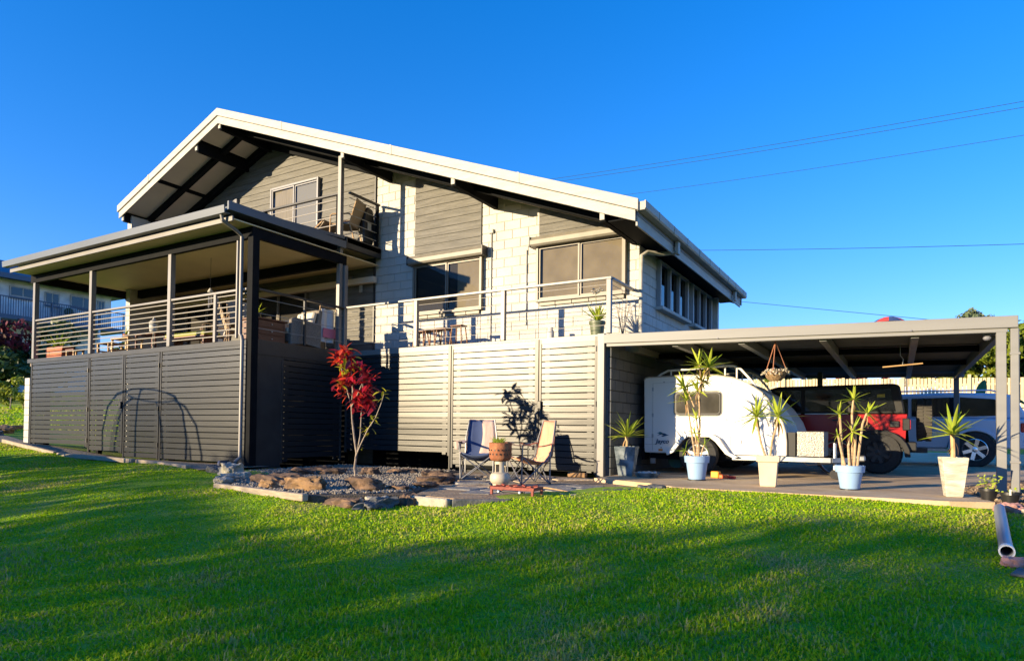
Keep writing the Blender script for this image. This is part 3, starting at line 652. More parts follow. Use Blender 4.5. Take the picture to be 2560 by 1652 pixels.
# ---------------------------------------------------------------- wheels
def wheel(parent, x, y, z, r, w, rim_r, rim_m, spokes=6, side=-1, tread=0):
    """wheel with its axle along y; side=-1 shows its face towards -y"""
    prof = [(rim_r*.96, -w/2+.02),(rim_r*1.04, -w/2),(r*.93, -w/2+.005),(r*.985, -w*.36),(r, -w*.25),(r, w*.25),(r*.985, w*.36),(r*.93, w/2-.005),(rim_r*1.04, w/2),(rim_r*.96, w/2-.02)]
    ty = MB().lathe(prof, (x, y, z), 40, 'y')
    if tread:
        for k in range(36):
            a = 2*math.pi*k/36
            for q in (-1, 1):
                c = Vector((x+math.cos(a+q*.03)*r, y+q*w*.3, z+math.sin(a+q*.03)*r)); d = Vector((-math.sin(a), 0, math.cos(a)))
                ty.bar(c-d*.025, c+d*.025, w*.34, .022, (math.cos(a), 0, math.sin(a)))
    o = ty.build('wheel', RUBBER, parent, smooth=True, local=True)
    rm = MB(); f = y+side*(w/2-.03)
    rm.lathe([(rim_r*.97, -.0),(rim_r*.99, side*.02),(rim_r*.93, side*.025),(rim_r*.86, 0)], (x, f, z), 32, 'y')
    for k in range(spokes):
        a = 2*math.pi*k/spokes+.3; rm.bar((x+math.cos(a)*rim_r*.15, f+side*.004, z+math.sin(a)*rim_r*.15), (x+math.cos(a)*rim_r*.93, f+side*.012, z+math.sin(a)*rim_r*.93), rim_r*.30, .03, (0, side, 0))
    rm.lathe([(rim_r*.26, -side*.01),(rim_r*.24, side*.024),(.02, side*.03)], (x, f, z), 16, 'y')
    rm.build('rim', rim_m, o, local=True)
    MB().lathe([(rim_r*.9, 0),(rim_r*.9, .01)], (x, f-side*.05, z), 24, 'y').build('brake_backing', BLACK, o, local=True)
    return o
ALLOY = mat('alloy', (.62, .63, .65), .25, .9)

# ---------------------------------------------------------------- teardrop camper
CW = mat('camper_white', (.78, .77, .74), .35, c2=(.73, .72, .69), ns=1)
CY0, CY1 = 12.38, 14.15
cm = thing('camper_trailer', 'white teardrop camper trailer with roof rails under the carport', 'camper', (-3.0, 12.38, -.12))
prof = [(-4.27,.26),(-4.29,.30),(-4.30,1.66),(-4.27,1.705),(-4.20,1.72),(-3.5,1.735),(-2.95,1.725),(-2.62,1.67),(-2.36,1.565),(-2.11,1.385),(-1.90,1.135),(-1.765,.855),(-1.715,.675),(-1.70,.52),(-1.70,.26),(-2.62,.26),(-2.72,.30),(-2.86,.50),(-3.0,.58),(-3.42,.58),(-3.56,.50),(-3.70,.30),(-3.80,.26)]
MB().prism(prof, 'y', CY0, CY1).build('body', CW, cm, bev=.012)
edge = [p for p in prof[2:14]]
MB().tube([(x+.0, CY0-.006, z) for x, z in edge] + [(-1.70, CY0-.006, .27)], .014, 6).build('edge_trim', FASC, cm, smooth=True)
MB().tube([(-4.12, CY0-.004, .3), (-4.12, CY0-.004, 1.60), (-3.3, CY0-.004, 1.63)], .005, 5).build('door_seam', mat('seam_grey', (.45,.44,.42), .6), cm)
# bluish nose shell on the far side
MB().prism([(-2.25,1.50),(-2.0,1.35),(-1.78,1.12),(-1.62,.87),(-1.56,.70),(-1.56,.50),(-1.70,.50)], 'y', CY0+.35, CY1-.1).build('front_shell', CW, cm, bev=.01)
def rrect(x0, x1, z0, z1, r, n=5):
    return [(cx+r*math.cos(a), cz_+r*math.sin(a)) for cx, cz_, s in ((x1-r, z1-r, 0), (x0+r, z1-r, 1), (x0+r, z0+r, 2), (x1-r, z0+r, 3)) for a in [math.pi/2*(s+i/n) for i in range(n+1)]]
wn = MB().prism(rrect(-3.685, -2.825, .985, 1.415, .07), 'y', CY0-.03, CY0-.002).build('window', BLACK, cm, bev=.004)
MB().prism(rrect(-3.65, -2.86, 1.02, 1.38, .05), 'y', CY0-.036, CY0-.031).build('pane', mat('acrylic_pane', (.035,.032,.026), .12, c2=(.07,.065,.055), ns=3, spec=.6), wn)
hr = rrect(-2.66, -1.90, .33, .62, .05)
MB().tube([(x, CY0-.004, z) for x, z in hr+hr[:1]], .007, 5).build('hatch', mat('seam_cream', (.62,.58,.50), .5), cm)
MB().box(-2.53, -2.46, CY0-.018, CY0-.004, .47, .53).build('hatch_lock', GALV, cm)
# mudguard with its panels
fend = [(-3.83,.28),(-3.72,.34),(-3.56,.56),(-3.44,.64),(-2.98,.64),(-2.84,.56),(-2.66,.30),(-2.50,.22),(-2.58,.20),(-2.72,.27),(-2.90,.49),(-3.01,.575),(-3.41,.575),(-3.52,.49),(-3.68,.28),(-3.80,.22)]
MB().prism(fend, 'y', CY0-.12, CY0+.02).build('mudguard', CW, cm, bev=.006)
wheel(cm, -.22, -.02, .36+.0, .355, .20, .20, CW, 5)
for ch in cm.children:
    pass
MB().box(-4.33, -4.28, CY0-.01, CY0+.3, .12, .34).build('bumper', DARK, cm); MB().box(-4.16, -4.06, CY0-.01, CY0+.02, .05, .15).build('stabiliser', GALV, cm)
MB().box(-4.0, -3.92, CY0-.012, CY0-.002, .295, .335).build('side_marker', mat('amber_lens', (.70,.26,.04), .3), cm)
for y in (CY0+.12, CY1-.12):
    MB().tube([(-4.10, y, 1.70),(-4.0, y, 1.78),(-3.86, y, 1.845),(-3.5, y, 1.86),(-2.75, y, 1.90),(-2.62, y, 1.89),(-2.5, y, 1.83),(-2.30, y, 1.60),(-2.22,y,1.47)], .022, 8).build('roof_rail', CW, cm, smooth=True)
    for x, zb, zt in ((-3.8, 1.70, 1.85), (-2.78, 1.68, 1.9), (-2.57, 1.64, 1.87)): MB().cyl((x, y, zb), (x, y, zt), .016, n=8).build('rail_support', CW, cm)
# chassis, drawbar, jockey wheel, toolbox
MB().box(-4.2, -1.7, CY0+.1, CY0+.18, .14, .25).build('chassis_rail', DARK, cm)
MB().box(-2.62, -1.0, CY0-.02, CY0+.05, .17, .25).build('drawbar', GALV, cm); MB().bar((-1.0, CY0+.02, .21), (-.62, CY0+.5, .21), .07, .08).build('drawbar', GALV, cm)
MB().bar((-1.7, CY1-.1, .21), (-.62, CY0+.6, .21), .07, .08).build('drawbar', DARK, cm)
MB().box(-.70, -.50, CY0+.46, CY0+.62, .19, .29).build('coupling', GALV, cm, bev=.02)
MB().cyl((-.95, CY0+.2, -.0), (-.95, CY0+.2, .5), .03, n=10).build('jockey_stand', GALV, cm)
MB().lathe([(.02,-.03),(.08,-.03),(.085,0),(.08,.03),(.02,.03)], (-.95, CY0+.2, -.035), 18, 'y').build('jockey_wheel', RUBBER, cm, smooth=True)
NOSE = mat('checker_plate', (.30,.29,.27), .4, .6, c2=(.24,.23,.21), ns=26, bump=.6, bs=50)
MB().box(-1.54, -1.10, CY0+.05, CY0+.75, .26, .70).build('toolbox', NOSE, cm, bev=.012); MB().box(-1.53, -1.11, CY0+.035, CY0+.05, .27, .69).build('toolbox_face', NOSE, cm)
MB().box(-1.69, -1.56, CY0+.02, CY1-.1, .26, .68).build('front_panel', BLACK, cm)
# seals, hinges, lights and joints
SEAL = mat('grey_seal', (.22,.22,.21), .6)
MB().tube([(x, CY0-.006, z) for x, z in rrect(-3.70, -2.81, .97, 1.43, .08)+rrect(-3.70, -2.81, .97, 1.43, .08)[:1]], .009, 5).build('window_seal', SEAL, cm)
for z in (.55, .95, 1.45): MB().box(-4.135, -4.105, CY0-.014, CY0-.002, z, z+.07).build('hinge', GALV, cm)
for x, z in ((-3.95,.36),(-3.9,1.62),(-2.72,.9),(-2.2,.72)): MB().lathe([(.012,0),(.012,-.008)], (x, CY0-.001, z), 8, 'y').build('stud', SEAL, cm)
MB().tube([(-2.72, CY0-.004, .64),(-2.72, CY0-.004, 1.30),(-2.66, CY0-.004, 1.50),(-2.62, CY0-.004, 1.66)], .004, 5).build('panel_joint', MATS['seam_grey'], cm)
MB().tube([(-4.28, CY0-.004, .42),(-3.78, CY0-.004, .42)], .004, 5).build('panel_joint', MATS['seam_grey'], cm); MB().tube([(-2.5, CY0-.004, .30),(-1.72, CY0-.004, .30)], .005, 5).build('panel_joint', MATS['seam_grey'], cm)
MB().box(-4.305, -4.285, CY0+.08, CY0+.28, .50, .70).build('tail_lamp', mat('camper_lamp', (.4,.03,.02), .25), cm, bev=.008)
for i in range(4): MB().box(-2.02+.0, -1.86, CY0-.012, CY0-.003, .78+.03*i, .795+.03*i).build('vent_louvre', MATS['seam_cream'], cm)
MB().tube([(-1.7, CY0+.3, .3),(-1.35, CY0-.03, .12),(-.95, CY0+.05, .16),(-.65, CY0+.45, .24)], .01, 6).build('brake_cable', BLACK, cm)
# name and bird emblem on the rear panel
tc = bpy.data.curves.new('lettering', 'FONT'); tc.body = 'Jayco'; tc.size = .115; tc.shear = .25; tc.extrude = .0015; tc.offset = .0025
to = bpy.data.objects.new('lettering_tmp', tc); COL.objects.link(to)
bpy.context.view_layer.update(); dg = bpy.context.evaluated_depsgraph_get(); tm = bpy.data.meshes.new_from_object(to.evaluated_get(dg)); bpy.data.objects.remove(to)
tm.materials.clear(); tm.materials.append(mat('logo_blue', (.02,.06,.13), .5)); lo = bpy.data.objects.new('lettering', tm); COL.objects.link(lo); lo.parent = cm
lo.rotation_euler = (R(90), 0, 0); lo.location = Vector((-4.055, CY0-.008, .445))-Vector(cm.location); lo.scale = (1.05, 1, 1)
E1 = [(0,.02),(.05,.055),(.10,.07),(.15,.065),(.20,.04),(.235,.03),(.19,.022),(.15,.01),(.11,.0),(.08,.015),(.13,.03),(.09,.045),(.05,.035)]
MB().prism([(-4.03+x, .57+z) for x, z in E1], 'y', CY0-.007, CY0-.003).build('emblem', MATS['logo_blue'], cm)
MB().prism([(-4.035,.635),(-3.96,.625),(-3.91,.60),(-3.93,.645),(-3.97,.665)], 'y', CY0-.007, CY0-.003).build('emblem', mat('logo_teal', (.03,.16,.20), .5), cm)
# ---------------------------------------------------------------- red four-wheel drive (faces the house)
RED = mat('red_paint', (.34, .012, .014), .25, c2=(.30, .01, .012), ns=1, spec=.6)
SOFT = mat('black_soft_top', (.012, .012, .013), .7, c2=(.018, .018, .018), ns=6)
VGL = mat('vehicle_glass', (.008, .009, .011), .06, spec=.7)
jp = thing('four_wheel_drive', 'red four-wheel drive with black top and rear spare wheel under the carport', 'car', (-.36, 14.95, -.12))
def jb(poly, y0, y1, name, m_, bev=.02, parent=None, smooth=False): return MB().prism(poly, 'y', y0, y1).build(name, m_, parent or jp, bev=bev, local=True, smooth=smooth)
# local frame: x towards the rear, y away from the yard, z up from the slab; rear axle at x=0
jb([(-4.0,.50),(-4.0,1.02),(-2.75,1.12),(-2.65,1.18),(.50,1.18),(.52,.55),(.48,.50),(.52,.50),(.40,.62),(-.40,.62),(-.55,.50),(-2.3,.45),(-2.5,.62),(-3.2,.62),(-3.35,.50)], .06, 1.62, 'body', RED)
top = jb([(-2.55,1.185),(-2.05,1.72),(-1.9,1.77),(.28,1.79),(.38,1.75),(.47,1.185)], .10, 1.58, 'hard_top', SOFT, .03)
for (a, b, c, d) in ((-1.95,-1.42,-1.55,-1.42), (-1.34,-.55,-1.34,-.55), (-.47,.22,-.47,.30)):
    MB().prism([(a,1.69),(b if b < 0 else .22,1.69),(d,1.24),(a-.28 if a < -1.9 else c,1.24)], 'y', .085, .098).build('side_window', VGL, jp, local=True)
for (a, b) in ((-2.25,-1.40), (-1.36,-.52)):
    dr_ = MB().prism([(a,.55),(a,1.175),(b,1.175),(b,.80),(b-.12,.55)], 'y', .045, .058).build('door', RED, jp, local=True, bev=.006)
    MB().bar((b-.30,.03,1.06),(b-.12,.03,1.06), .03, .03).build('door_handle', BLACK, dr_, local=True)
    MB().box(a+.02, b-.02, .04, .047, 1.178, 1.20).build('window_sill', GALV, dr_, local=True)
def flare(cx):
    pts = [(cx+.56*math.cos(a), .34+.54*math.sin(a)) for a in [math.pi*(1-i/12) for i in range(13)]]; inn = [(cx+.46*math.cos(a), .34+.45*math.sin(a)) for a in [math.pi*i/12 for i in range(13)]]
    MB().prism(pts+inn, 'y', -.07, .12).build('wheel_flare', SOFT, jp, local=True, bev=.01)
flare(0); flare(-2.9)
for cx in (0, -2.9):
    for y, s in ((.08, -1), (1.58, 1)): wheel(jp, cx, y, .42, .42, .27, .225, BLACK, 8, s, 1)
MB().box(.40, .66, .02, 1.66, .46, .64).build('rear_bumper', BLACK, jp, local=True, bev=.02); MB().box(.5, .85, .5, .62, .42, .52).build('tow_bar', BLACK, jp, local=True)
LENS = mat('red_lens', (.45, .02, .02), .15)
for y in (.04, 1.5):
    o = MB().box(.42, .55, y, y+.14, .86, 1.10).build('tail_light', BLACK, jp, local=True, bev=.015); MB().box(.535, .558, y+.015, y+.125, .89, 1.07).build('lens', LENS, o, local=True)
MB().box(.20, .37, .028, .055, .92, 1.05).build('fuel_cap', BLACK, jp, local=True, bev=.03)
MB().lathe([(.10,0),(.12,.05),(.05,.06)], (.68, .85, .95), 14, 'x').build('spare_mount', BLACK, jp, local=True)
# spare wheel hangs on the tail gate, axle along x
r, w_, cx, cy, cz_ = .42, .27, .80, .85, 1.08
sp = MB().lathe([(.2,-w_/2),(.39,-w_/2+.005),(.415,-w_*.36),(r,-w_*.25),(r,w_*.25),(.415,w_*.36),(.39,w_/2-.005),(.2,w_/2)], (cx,cy,cz_), 40, 'x')
for k in range(36):
    a = 2*math.pi*k/36
    for q in (-1, 1):
        c = Vector((cx+q*w_*.28, cy+math.cos(a+q*.05)*r, cz_+math.sin(a+q*.05)*r)); d = Vector((0,-math.sin(a),math.cos(a))); sp.bar(c-d*.024, c+d*.024, w_*.36, .026, (0,math.cos(a),math.sin(a)))
sp.build('spare_wheel', mat('tread_rubber', (.055,.05,.042), .85), jp, local=True)
MB().box(-.02, .12, .078, .084, 1.52, 1.58).build('sticker', mat('yellow_sticker', (.55,.42,.05), .5), jp, local=True)
# ---------------------------------------------------------------- silver estate behind
SIL = mat('silver_blue_paint', (.50, .57, .68), .28, .0, spec=.6)
lc = thing('estate_car', 'silver four-wheel drive wagon parked beyond the carport', 'car', (1.62, 19.85, -.14)); lc.scale = (1.13, 1.13, 1.13)
def lb(poly, y0, y1, name, m_, bev=.03, parent=None): return MB().prism(poly, 'y', y0, y1).build(name, m_, parent or lc, bev=bev, local=True)
lb([(-3.95,.45),(-3.95,.95),(-2.8,1.05),(-2.6,1.08),(.98,1.06),(1.08,.95),(1.10,.55),(.95,.42),(.50,.42),(.42,.62),(.20,.78),(-.20,.78),(-.42,.62),(-.50,.40),(-2.4,.40),(-2.5,.62),(-2.7,.78),(-3.1,.78),(-3.3,.62),(-3.4,.45)], .02, 1.9, 'body', SIL)
lb([(-2.62,1.06),(-1.95,1.55),(-1.7,1.62),(-.4,1.66),(.55,1.62),(.72,1.56),(.98,1.05)], .14, 1.78, 'cabin', SIL, .05)
for pl in ([(-2.3,1.12),(-1.85,1.48),(-1.25,1.53),(-1.25,1.12)], [(-1.18,1.12),(-1.18,1.53),(-.33,1.55),(-.33,1.12)], [(-.26,1.12),(-.26,1.55),(.36,1.50),(.47,1.42),(.52,1.22),(.46,1.14)]):
    MB().prism(pl, 'y', .118, .136).build('side_window', VGL, lc, local=True, bev=.004)
for y in (.14, 1.7): MB().tube([(-1.5,y+.04,1.66),(-1.4,y+.04,1.70),(.3,y+.04,1.70),(.45,y+.04,1.65)], .018, 8).build('roof_rail', SIL, lc, local=True)
for cx in (0, -2.85):
    for y, s in ((.10, -1), (1.82, 1)): wheel(lc, cx, y, .39, .39, .25, .245, ALLOY, 6, s)
for cx in (0, -2.85):
    pts = [(cx+.50*math.cos(a), .39+.47*math.sin(a)) for a in [math.pi*(1-i/12) for i in range(13)]]; inn = [(cx+.43*math.cos(a), .39+.41*math.sin(a)) for a in [math.pi*i/12 for i in range(13)]]
    MB().prism(pts+inn, 'y', -.02, .06).build('wheel_arch', SIL, lc, local=True, bev=.01)
o = MB().box(.80, 1.09, .0, .2, .78, .98).build('tail_light', LENS, lc, local=True, bev=.02)
MB().box(1.02, 1.16, .0, 1.9, .40, .62).build('rear_bumper', SIL, lc, local=True, bev=.03); MB().prism(rrect(.32,.62,.72,.92,.04),'y',.012,.019).build('fuel_flap', SIL, lc, local=True)
MB().bar((-.72,-.01,.98),(-.52,-.01,.98), .03, .03).build('door_handle', SIL, lc, local=True)
MB().box(-2.3, -.5, -.06, .06, .34, .40).build('side_step', GALV, lc, local=True)

# ---------------------------------------------------------------- plants in pots
def leaf_mesh(name, L, w, droop, mats_):
    b = MB(); n = 6; P = []
    for i in range(n+1):
        t = i/n; ww = w*math.sin(math.pi*min(.97, .12+.86*t)**.8)**.8 if t < 1 else .0; x = L*t*(1-.12*droop*t); z = -droop*L*t*t*.55
        ww = max(ww, .0015); P.append([(x, -ww/2, z+ww*.22), (x, 0, z), (x, ww/2, z+ww*.22)])
    b.grid(P); me = bpy.data.meshes.new(name); me.from_pydata(b.v, [], b.f)
    for q in me.polygons: q.use_smooth = True
    me.materials.append(mats_); return me
YUC = mat('yucca_leaf', (.34, .43, .03), .5, c2=(.50, .56, .07), ns=5, trans=.35, spec=.3)
YUCD = mat('yucca_leaf_dark', (.20, .32, .025), .5, c2=(.34, .44, .05), ns=5, trans=.35, spec=.3)
YELL = mat('yellow_leaf', (.50, .36, .03), .5, c2=(.36, .36, .05), ns=5, trans=.35)
CANE = mat('pale_cane', (.50, .36, .21), .8, c2=(.34, .23, .13), ns=14, bump=.5, bs=40, stretch=(1,1,3))
LEAVES = {k: [leaf_mesh('leaf', L, w, d, m_) for L, w, d in ((.34,.036,.25),(.30,.034,.45),(.37,.034,.1),(.27,.032,.8))] for k, m_ in (('y', YUC), ('d', YUCD), ('g', YELL))}
def rosette(parent, p, n, scale, tilt0=10, tilt1=100, kind='y', seed=0, axis=(0,0,1), wide=1.):
    q = random.Random(seed); A = Vector(axis).to_track_quat('Z', 'Y'); dead(parent, p, 3 if n > 10 else 1, scale, seed)
    for i in range(n):
        el = R(90-(tilt0+(tilt1-tilt0)*((i+.5)/n)**.9)+q.uniform(-6,6)); az = i*2.39996+q.uniform(-.3,.3)
        o = bpy.data.objects.new('leaf', LEAVES[kind if q.random() < .8 else ('d' if kind == 'y' else 'y')][q.randrange(4)]); COL.objects.link(o); o.parent = parent
        M = A.to_matrix() @ Euler((q.uniform(-.5,.5), -el+(q.uniform(.3,.8) if q.random() < .15 else 0), az), 'XYZ').to_matrix()
        o.matrix_local = Matrix.Translation(Vector(p)) @ M.to_4x4() @ Matrix.Diagonal((scale*q.uniform(1.1,1.42), scale*q.uniform(.9,1.1)*wide*1.55, scale, 1))
BRN = leaf_mesh('dead_leaf', .30, .028, .9, mat('dead_leaf', (.30,.19,.09), .9, c2=(.20,.12,.06), ns=8))
def dead(parent, p, n, scale, seed):
    q = random.Random(seed)
    for i in range(n):
        o = bpy.data.objects.new('dead_leaf', BRN); COL.objects.link(o); o.parent = parent
        o.matrix_local = Matrix.Translation(Vector(p)-Vector((0,0,.03+.02*i))) @ Euler((q.uniform(-.4,.4), R(q.uniform(25,75)), q.uniform(0,6.28))).to_matrix().to_4x4() @ Matrix.Diagonal((scale*q.uniform(.6,1.), scale*1.4, scale, 1))
def cane(parent, pts, r0=.02, r1=.013, m_=CANE): MB().tube(pts, [r0+(r1-r0)*i/(len(pts)-1) for i in range(len(pts))], 8).build('cane', m_, parent, smooth=True, local=True)
BLUEP = mat('sky_blue_glaze', (.27, .42, .64), .45, c2=(.24, .38, .60), ns=2)
CREAMP = mat('cream_pot', (.58, .48, .36), .7, c2=(.52, .42, .31), ns=4)
STONEP = mat('stone_pot', (.36, .33, .26), .85, c2=(.62, .58, .48), ns=5, bump=.5, bs=18, stretch=(1,1,4), c3=(.48,.44,.35))
SLATEP = mat('mottled_slate_pot', (.06, .085, .10), .6, c2=(.26, .30, .32), ns=7, bump=.3, bs=20)
p1 = thing('potted_plant', 'tall cane plant in a blue pot in front of the camper window', 'plant', (-2.862, 10.86, -.115))
MB().lathe([(.125,0),(.135,.02),(.17,.28),(.195,.283),(.205,.39),(.19,.395),(.17,.36),(.16,.33)], n=32).build('pot', BLUEP, p1, smooth=True, local=True); MB().lathe([(.15,-.006),(.15,.012)], n=24).build('saucer', BLACK, p1, local=True); MB().lathe([(.165,.33),(.16,.345)], n=20).build('soil', SOIL, p1, local=True)
# leafy canes from the measured outline
for pts, kind, n, sc, ax in (([(-.02,0,.33),(-.08,0,.7),(-.14,.02,1.05),(-.17,.0,1.30)],'y',13,.70,(-.25,0,1)), ([(.02,.02,.33),(.04,.02,.9),(.03,.02,1.25),(.0,.02,1.46)],'y',15,.80,(-.2,-.2,1)), ([(.02,.02,1.3),(.05,.0,1.50),(.07,-.02,1.63)],'g',14,.74,(.1,0,1)),
        ([(.05,0,1.5),(.13,0,1.72),(.18,0,1.84)],'y',20,.86,(.25,0,1)), ([(-.05,0,1.2),(-.14,0,1.42),(-.20,0,1.52)],'y',16,.78,(-.6,0,.8)), ([(.06,0,1.5),(.05,0,1.78),(.03,0,1.88)],'y',12,.78,(-.35,0,1)), ([(.0,0,.33),(.0,-.04,.62),(-.02,-.05,.76)],'y',12,.42,(0,-.4,1)), ([(.03,-.03,.33),(.03,-.05,.8),(.0,-.05,1.0)],'y',9,.48,(0,-.2,1)), ([(-.05,-.02,.33),(-.12,-.03,.42),(-.18,-.03,.47)],'d',8,.42,(-.6,-.3,.6)), ([(.06,-.03,.33),(.10,-.04,.5),(.13,-.04,.58)],'d',8,.42,(.6,-.2,.8))):
    cane(p1, pts, .018 if len(pts) > 3 else .012, .011); rosette(p1, pts[-1], n, sc, 8, 105, kind, seed=int(abs(pts[-1][0]*1000)+abs(pts[-1][2]*77)), axis=ax)
p2 = thing('potted_plant', 'two-stemmed yucca in a tall square cream pot', 'plant', (-1.66, 10.28, -.118))
MB().lathe([(.145,0),(.155,.02),(.190,.36),(.222,.365),(.232,.45),(.214,.455),(.20,.40)], n=4, sq=0).build('pot', CREAMP, p2, local=True, bev=.01); [setattr(o, 'rotation_euler', (0,0,R(6))) for o in p2.children]; MB().lathe([(.18,.40),(.175,.41)], n=4).build('soil', SOIL, p2, local=True)
for pts, ax in (([(-.03,0,.40),(-.10,0,.62),(-.15,0,.86),(-.165,0,1.02)],(-.05,0,1)), ([(.02,0,.40),(.05,0,.66),(.11,0,.88),(.13,0,1.02)],(.1,0,1))):
    cane(p2, pts, .017, .015); rosette(p2, pts[-1], 22, .86, 5, 112, 'y', int(pts[-1][0]*1000)+500, ax, .8)
p3 = thing('potted_plant', 'many-stemmed cane plant in a blue pot beside the red vehicle', 'plant', (-.60, 10.48, -.115)); p3.scale = (.88, .88, .88)
MB().lathe([(.135,0),(.145,.02),(.185,.27),(.212,.275),(.222,.38),(.204,.385),(.18,.35)], n=32).build('pot', BLUEP, p3, smooth=True, local=True); MB().lathe([(.15,-.006),(.15,.012)], n=24).build('saucer', BLACK, p3, local=True); MB().lathe([(.18,.33),(.17,.345)], n=20).build('soil', SOIL, p3, local=True)
for pts, n, sc, ax in (([(.02,0,.33),(.04,0,.8),(.03,0,1.2),(.05,0,1.44)],15,.62,(.05,0,1)), ([(-.10,0,.33),(-.12,0,.7),(-.14,0,1.1),(-.15,0,1.20)],14,.60,(-.3,0,1)), ([(.10,0,.33),(.14,0,.7),(.18,0,1.05),(.24,0,1.22)],16,.64,(.45,0,1)), ([(.0,-.04,.33),(-.02,-.04,.7),(.04,-.05,.92)],13,.62,(.1,-.3,1)), ([(-.06,-.03,.33),(-.12,-.04,.6),(-.17,-.04,.86)],8,.42,(-.4,-.2,.8)), ([(.06,-.02,.33),(.08,-.02,.8),(.07,0,1.0)],4,.35,(0,0,1))):
    cane(p3, pts, .022, .016); rosette(p3, pts[-1], n, sc, 8, 108, 'y', int(abs(pts[-1][0])*1000+pts[-1][2]*50), ax)
p4 = thing('potted_plant', 'single yucca in a tall weathered stone pot by the carport post', 'plant', (.60, 10.15, -.12)); p4.scale = (.87, .87, .87)
MB().lathe([(.14,0),(.15,.01),(.233,.56),(.236,.58),(.21,.58),(.205,.53)], n=4).build('pot', STONEP, p4, local=True, bev=.012); p4.children[0].rotation_euler = (0,0,R(8)); MB().lathe([(.20,.51),(.19,.525)], n=4).build('soil', SOIL, p4, local=True)
cane(p4, [(.0,0,.5),(.0,0,.7),(-.01,0,.93)], .034, .028, mat('fresh_cane', (.42,.22,.09), .7, c2=(.5,.36,.18), ns=8)); rosette(p4, (-.01,0,.91), 30, 1.02, 4, 88, 'y', 40, wide=.9)
p5 = thing('potted_plant', 'single yucca in a tapered mottled slate pot by the carport wall', 'plant', (-4.17, 11.1, -.12))
MB().lathe([(.165,0),(.175,.01),(.265,.50),(.268,.52),(.24,.52),(.235,.47)], n=4).build('pot', SLATEP, p5, local=True, bev=.012); p5.children[0].rotation_euler = (0,0,R(10)); MB().lathe([(.23,.45),(.22,.465)], n=4).build('soil', SOIL, p5, local=True)
cane(p5, [(0,0,.42),(0,0,.58),(.0,0,.70)], .036, .03, MATS['fresh_cane']); rosette(p5, (0,0,.68), 28, 1.12, 4, 84, 'y', 50, wide=.75)

# hanging basket and hanging stick
hb = thing('hanging_basket', 'round hanging basket of pale flowers under the carport beam', 'basket', (-1.70, 11.15, 1.50))
COIR = mat('coir', (.16,.10,.05), .95, c2=(.30,.20,.10), ns=25, bump=1., bs=50)
MB().lathe([(.09,-.0),(.13,.04),(.16,.10),(.165,.14)], n=20).build('liner', COIR, hb, smooth=True, local=True)
for k in range(3):
    a = k*2.094+.5; MB().tube([(.19*math.cos(a),.19*math.sin(a),.14),(0,0,.62)], .008, 6).build('hanger', mat('rust_cord', (.30,.12,.06), .8), hb, local=True)
b = MB()
for i in range(110):
    a = rnd.uniform(0,6.28); r = .2*math.sqrt(rnd.random())+.02; c = Vector((r*math.cos(a), r*math.sin(a), .13+rnd.uniform(0,.06)-max(0,r-.17)*1.)); s = rnd.uniform(.012,.026); d = Vector((rnd.uniform(-1,1),rnd.uniform(-1,1),rnd.uniform(.2,1))).normalized(); e = d.orthogonal().normalized()*s; f2 = d.cross(e).normalized()*s
    b.add([c+e, c+f2, c-e, c-f2, c+d*s], [(0,1,4),(1,2,4),(2,3,4),(3,0,4)])
o = b.build('flowers', mat('pale_flower', (.52,.42,.38), .8, c2=(.30,.30,.16), ns=30), hb, local=True); o['kind'] = 'stuff'
hsx = thing('hanging_stick', 'thin stick perch hanging from the carport roof', 'stick', (.05, 12.3, 1.78))
MB().tube([(-.28,0,-.02),(0,0,0),(.28,0,.02)], .012, 6).build('stick', WOOD, hsx, local=True); MB().tube([(0,0,.0),(.01,0,.10),(-.03,0,.16),(-.03,0,.34)], .006, 5).build('wire', GALV, hsx, local=True)
# ---------------------------------------------------------------- rocks
ROCKB = mat('brown_rock', (.07, .045, .03), .9, c2=(.20, .12, .07), ns=5, bump=.9, bs=16, c3=(.12, .075, .048))
ROCKO = mat('ochre_rock', (.24, .14, .065), .9, c2=(.11, .065, .035), ns=6, bump=.9, bs=16, c3=(.25, .15, .07))
ROCKG = mat('pale_rock', (.42, .38, .30), .9, c2=(.28, .25, .20), ns=7, bump=.8, bs=20)
ROCKD = mat('dark_rock', (.045, .055, .06), .85, c2=(.12, .12, .115), ns=7, bump=.8, bs=18)
ROCKP = mat('pink_rock', (.46, .24, .20), .9, c2=(.36, .18, .15), ns=6, bump=.6, bs=18)
def rock(x, y, z, sx, sy, sz, m_, label, seed, rz=0., group=None, name='rock'):
    bm = bmesh.new(); bmesh.ops.create_icosphere(bm, subdivisions=4, radius=1)
    o3 = Vector((seed*3.1, seed*1.7, seed*.9))
    for v in bm.verts:
        p = v.co.copy(); k = 1+.38*mnoise.noise(p*1.1+o3)+.24*mnoise.noise(p*2.7+o3)+.10*mnoise.noise(p*6+o3)
        q = Vector((max(-.85,min(.85,p.x)), max(-.82,min(.82,p.y)), max(-.7,min(.7,p.z))))*1.12*k
        q += Vector((0,0,.22*math.floor(4*mnoise.noise(p*1.3+o3*2))/4)); v.co = (q.x*sx, q.y*sy, q.z*sz)
    me = bpy.data.meshes.new(name); bm.to_mesh(me); bm.free(); me.materials.append(m_)
    for q in me.polygons: q.use_smooth = True
    me.set_sharp_from_angle(angle=R(28))
    o = bpy.data.objects.new(name, me); COL.objects.link(o); o.location = (x, y, z); o.rotation_euler = (0,0,rz); return tag(o, label, 'rock', group)
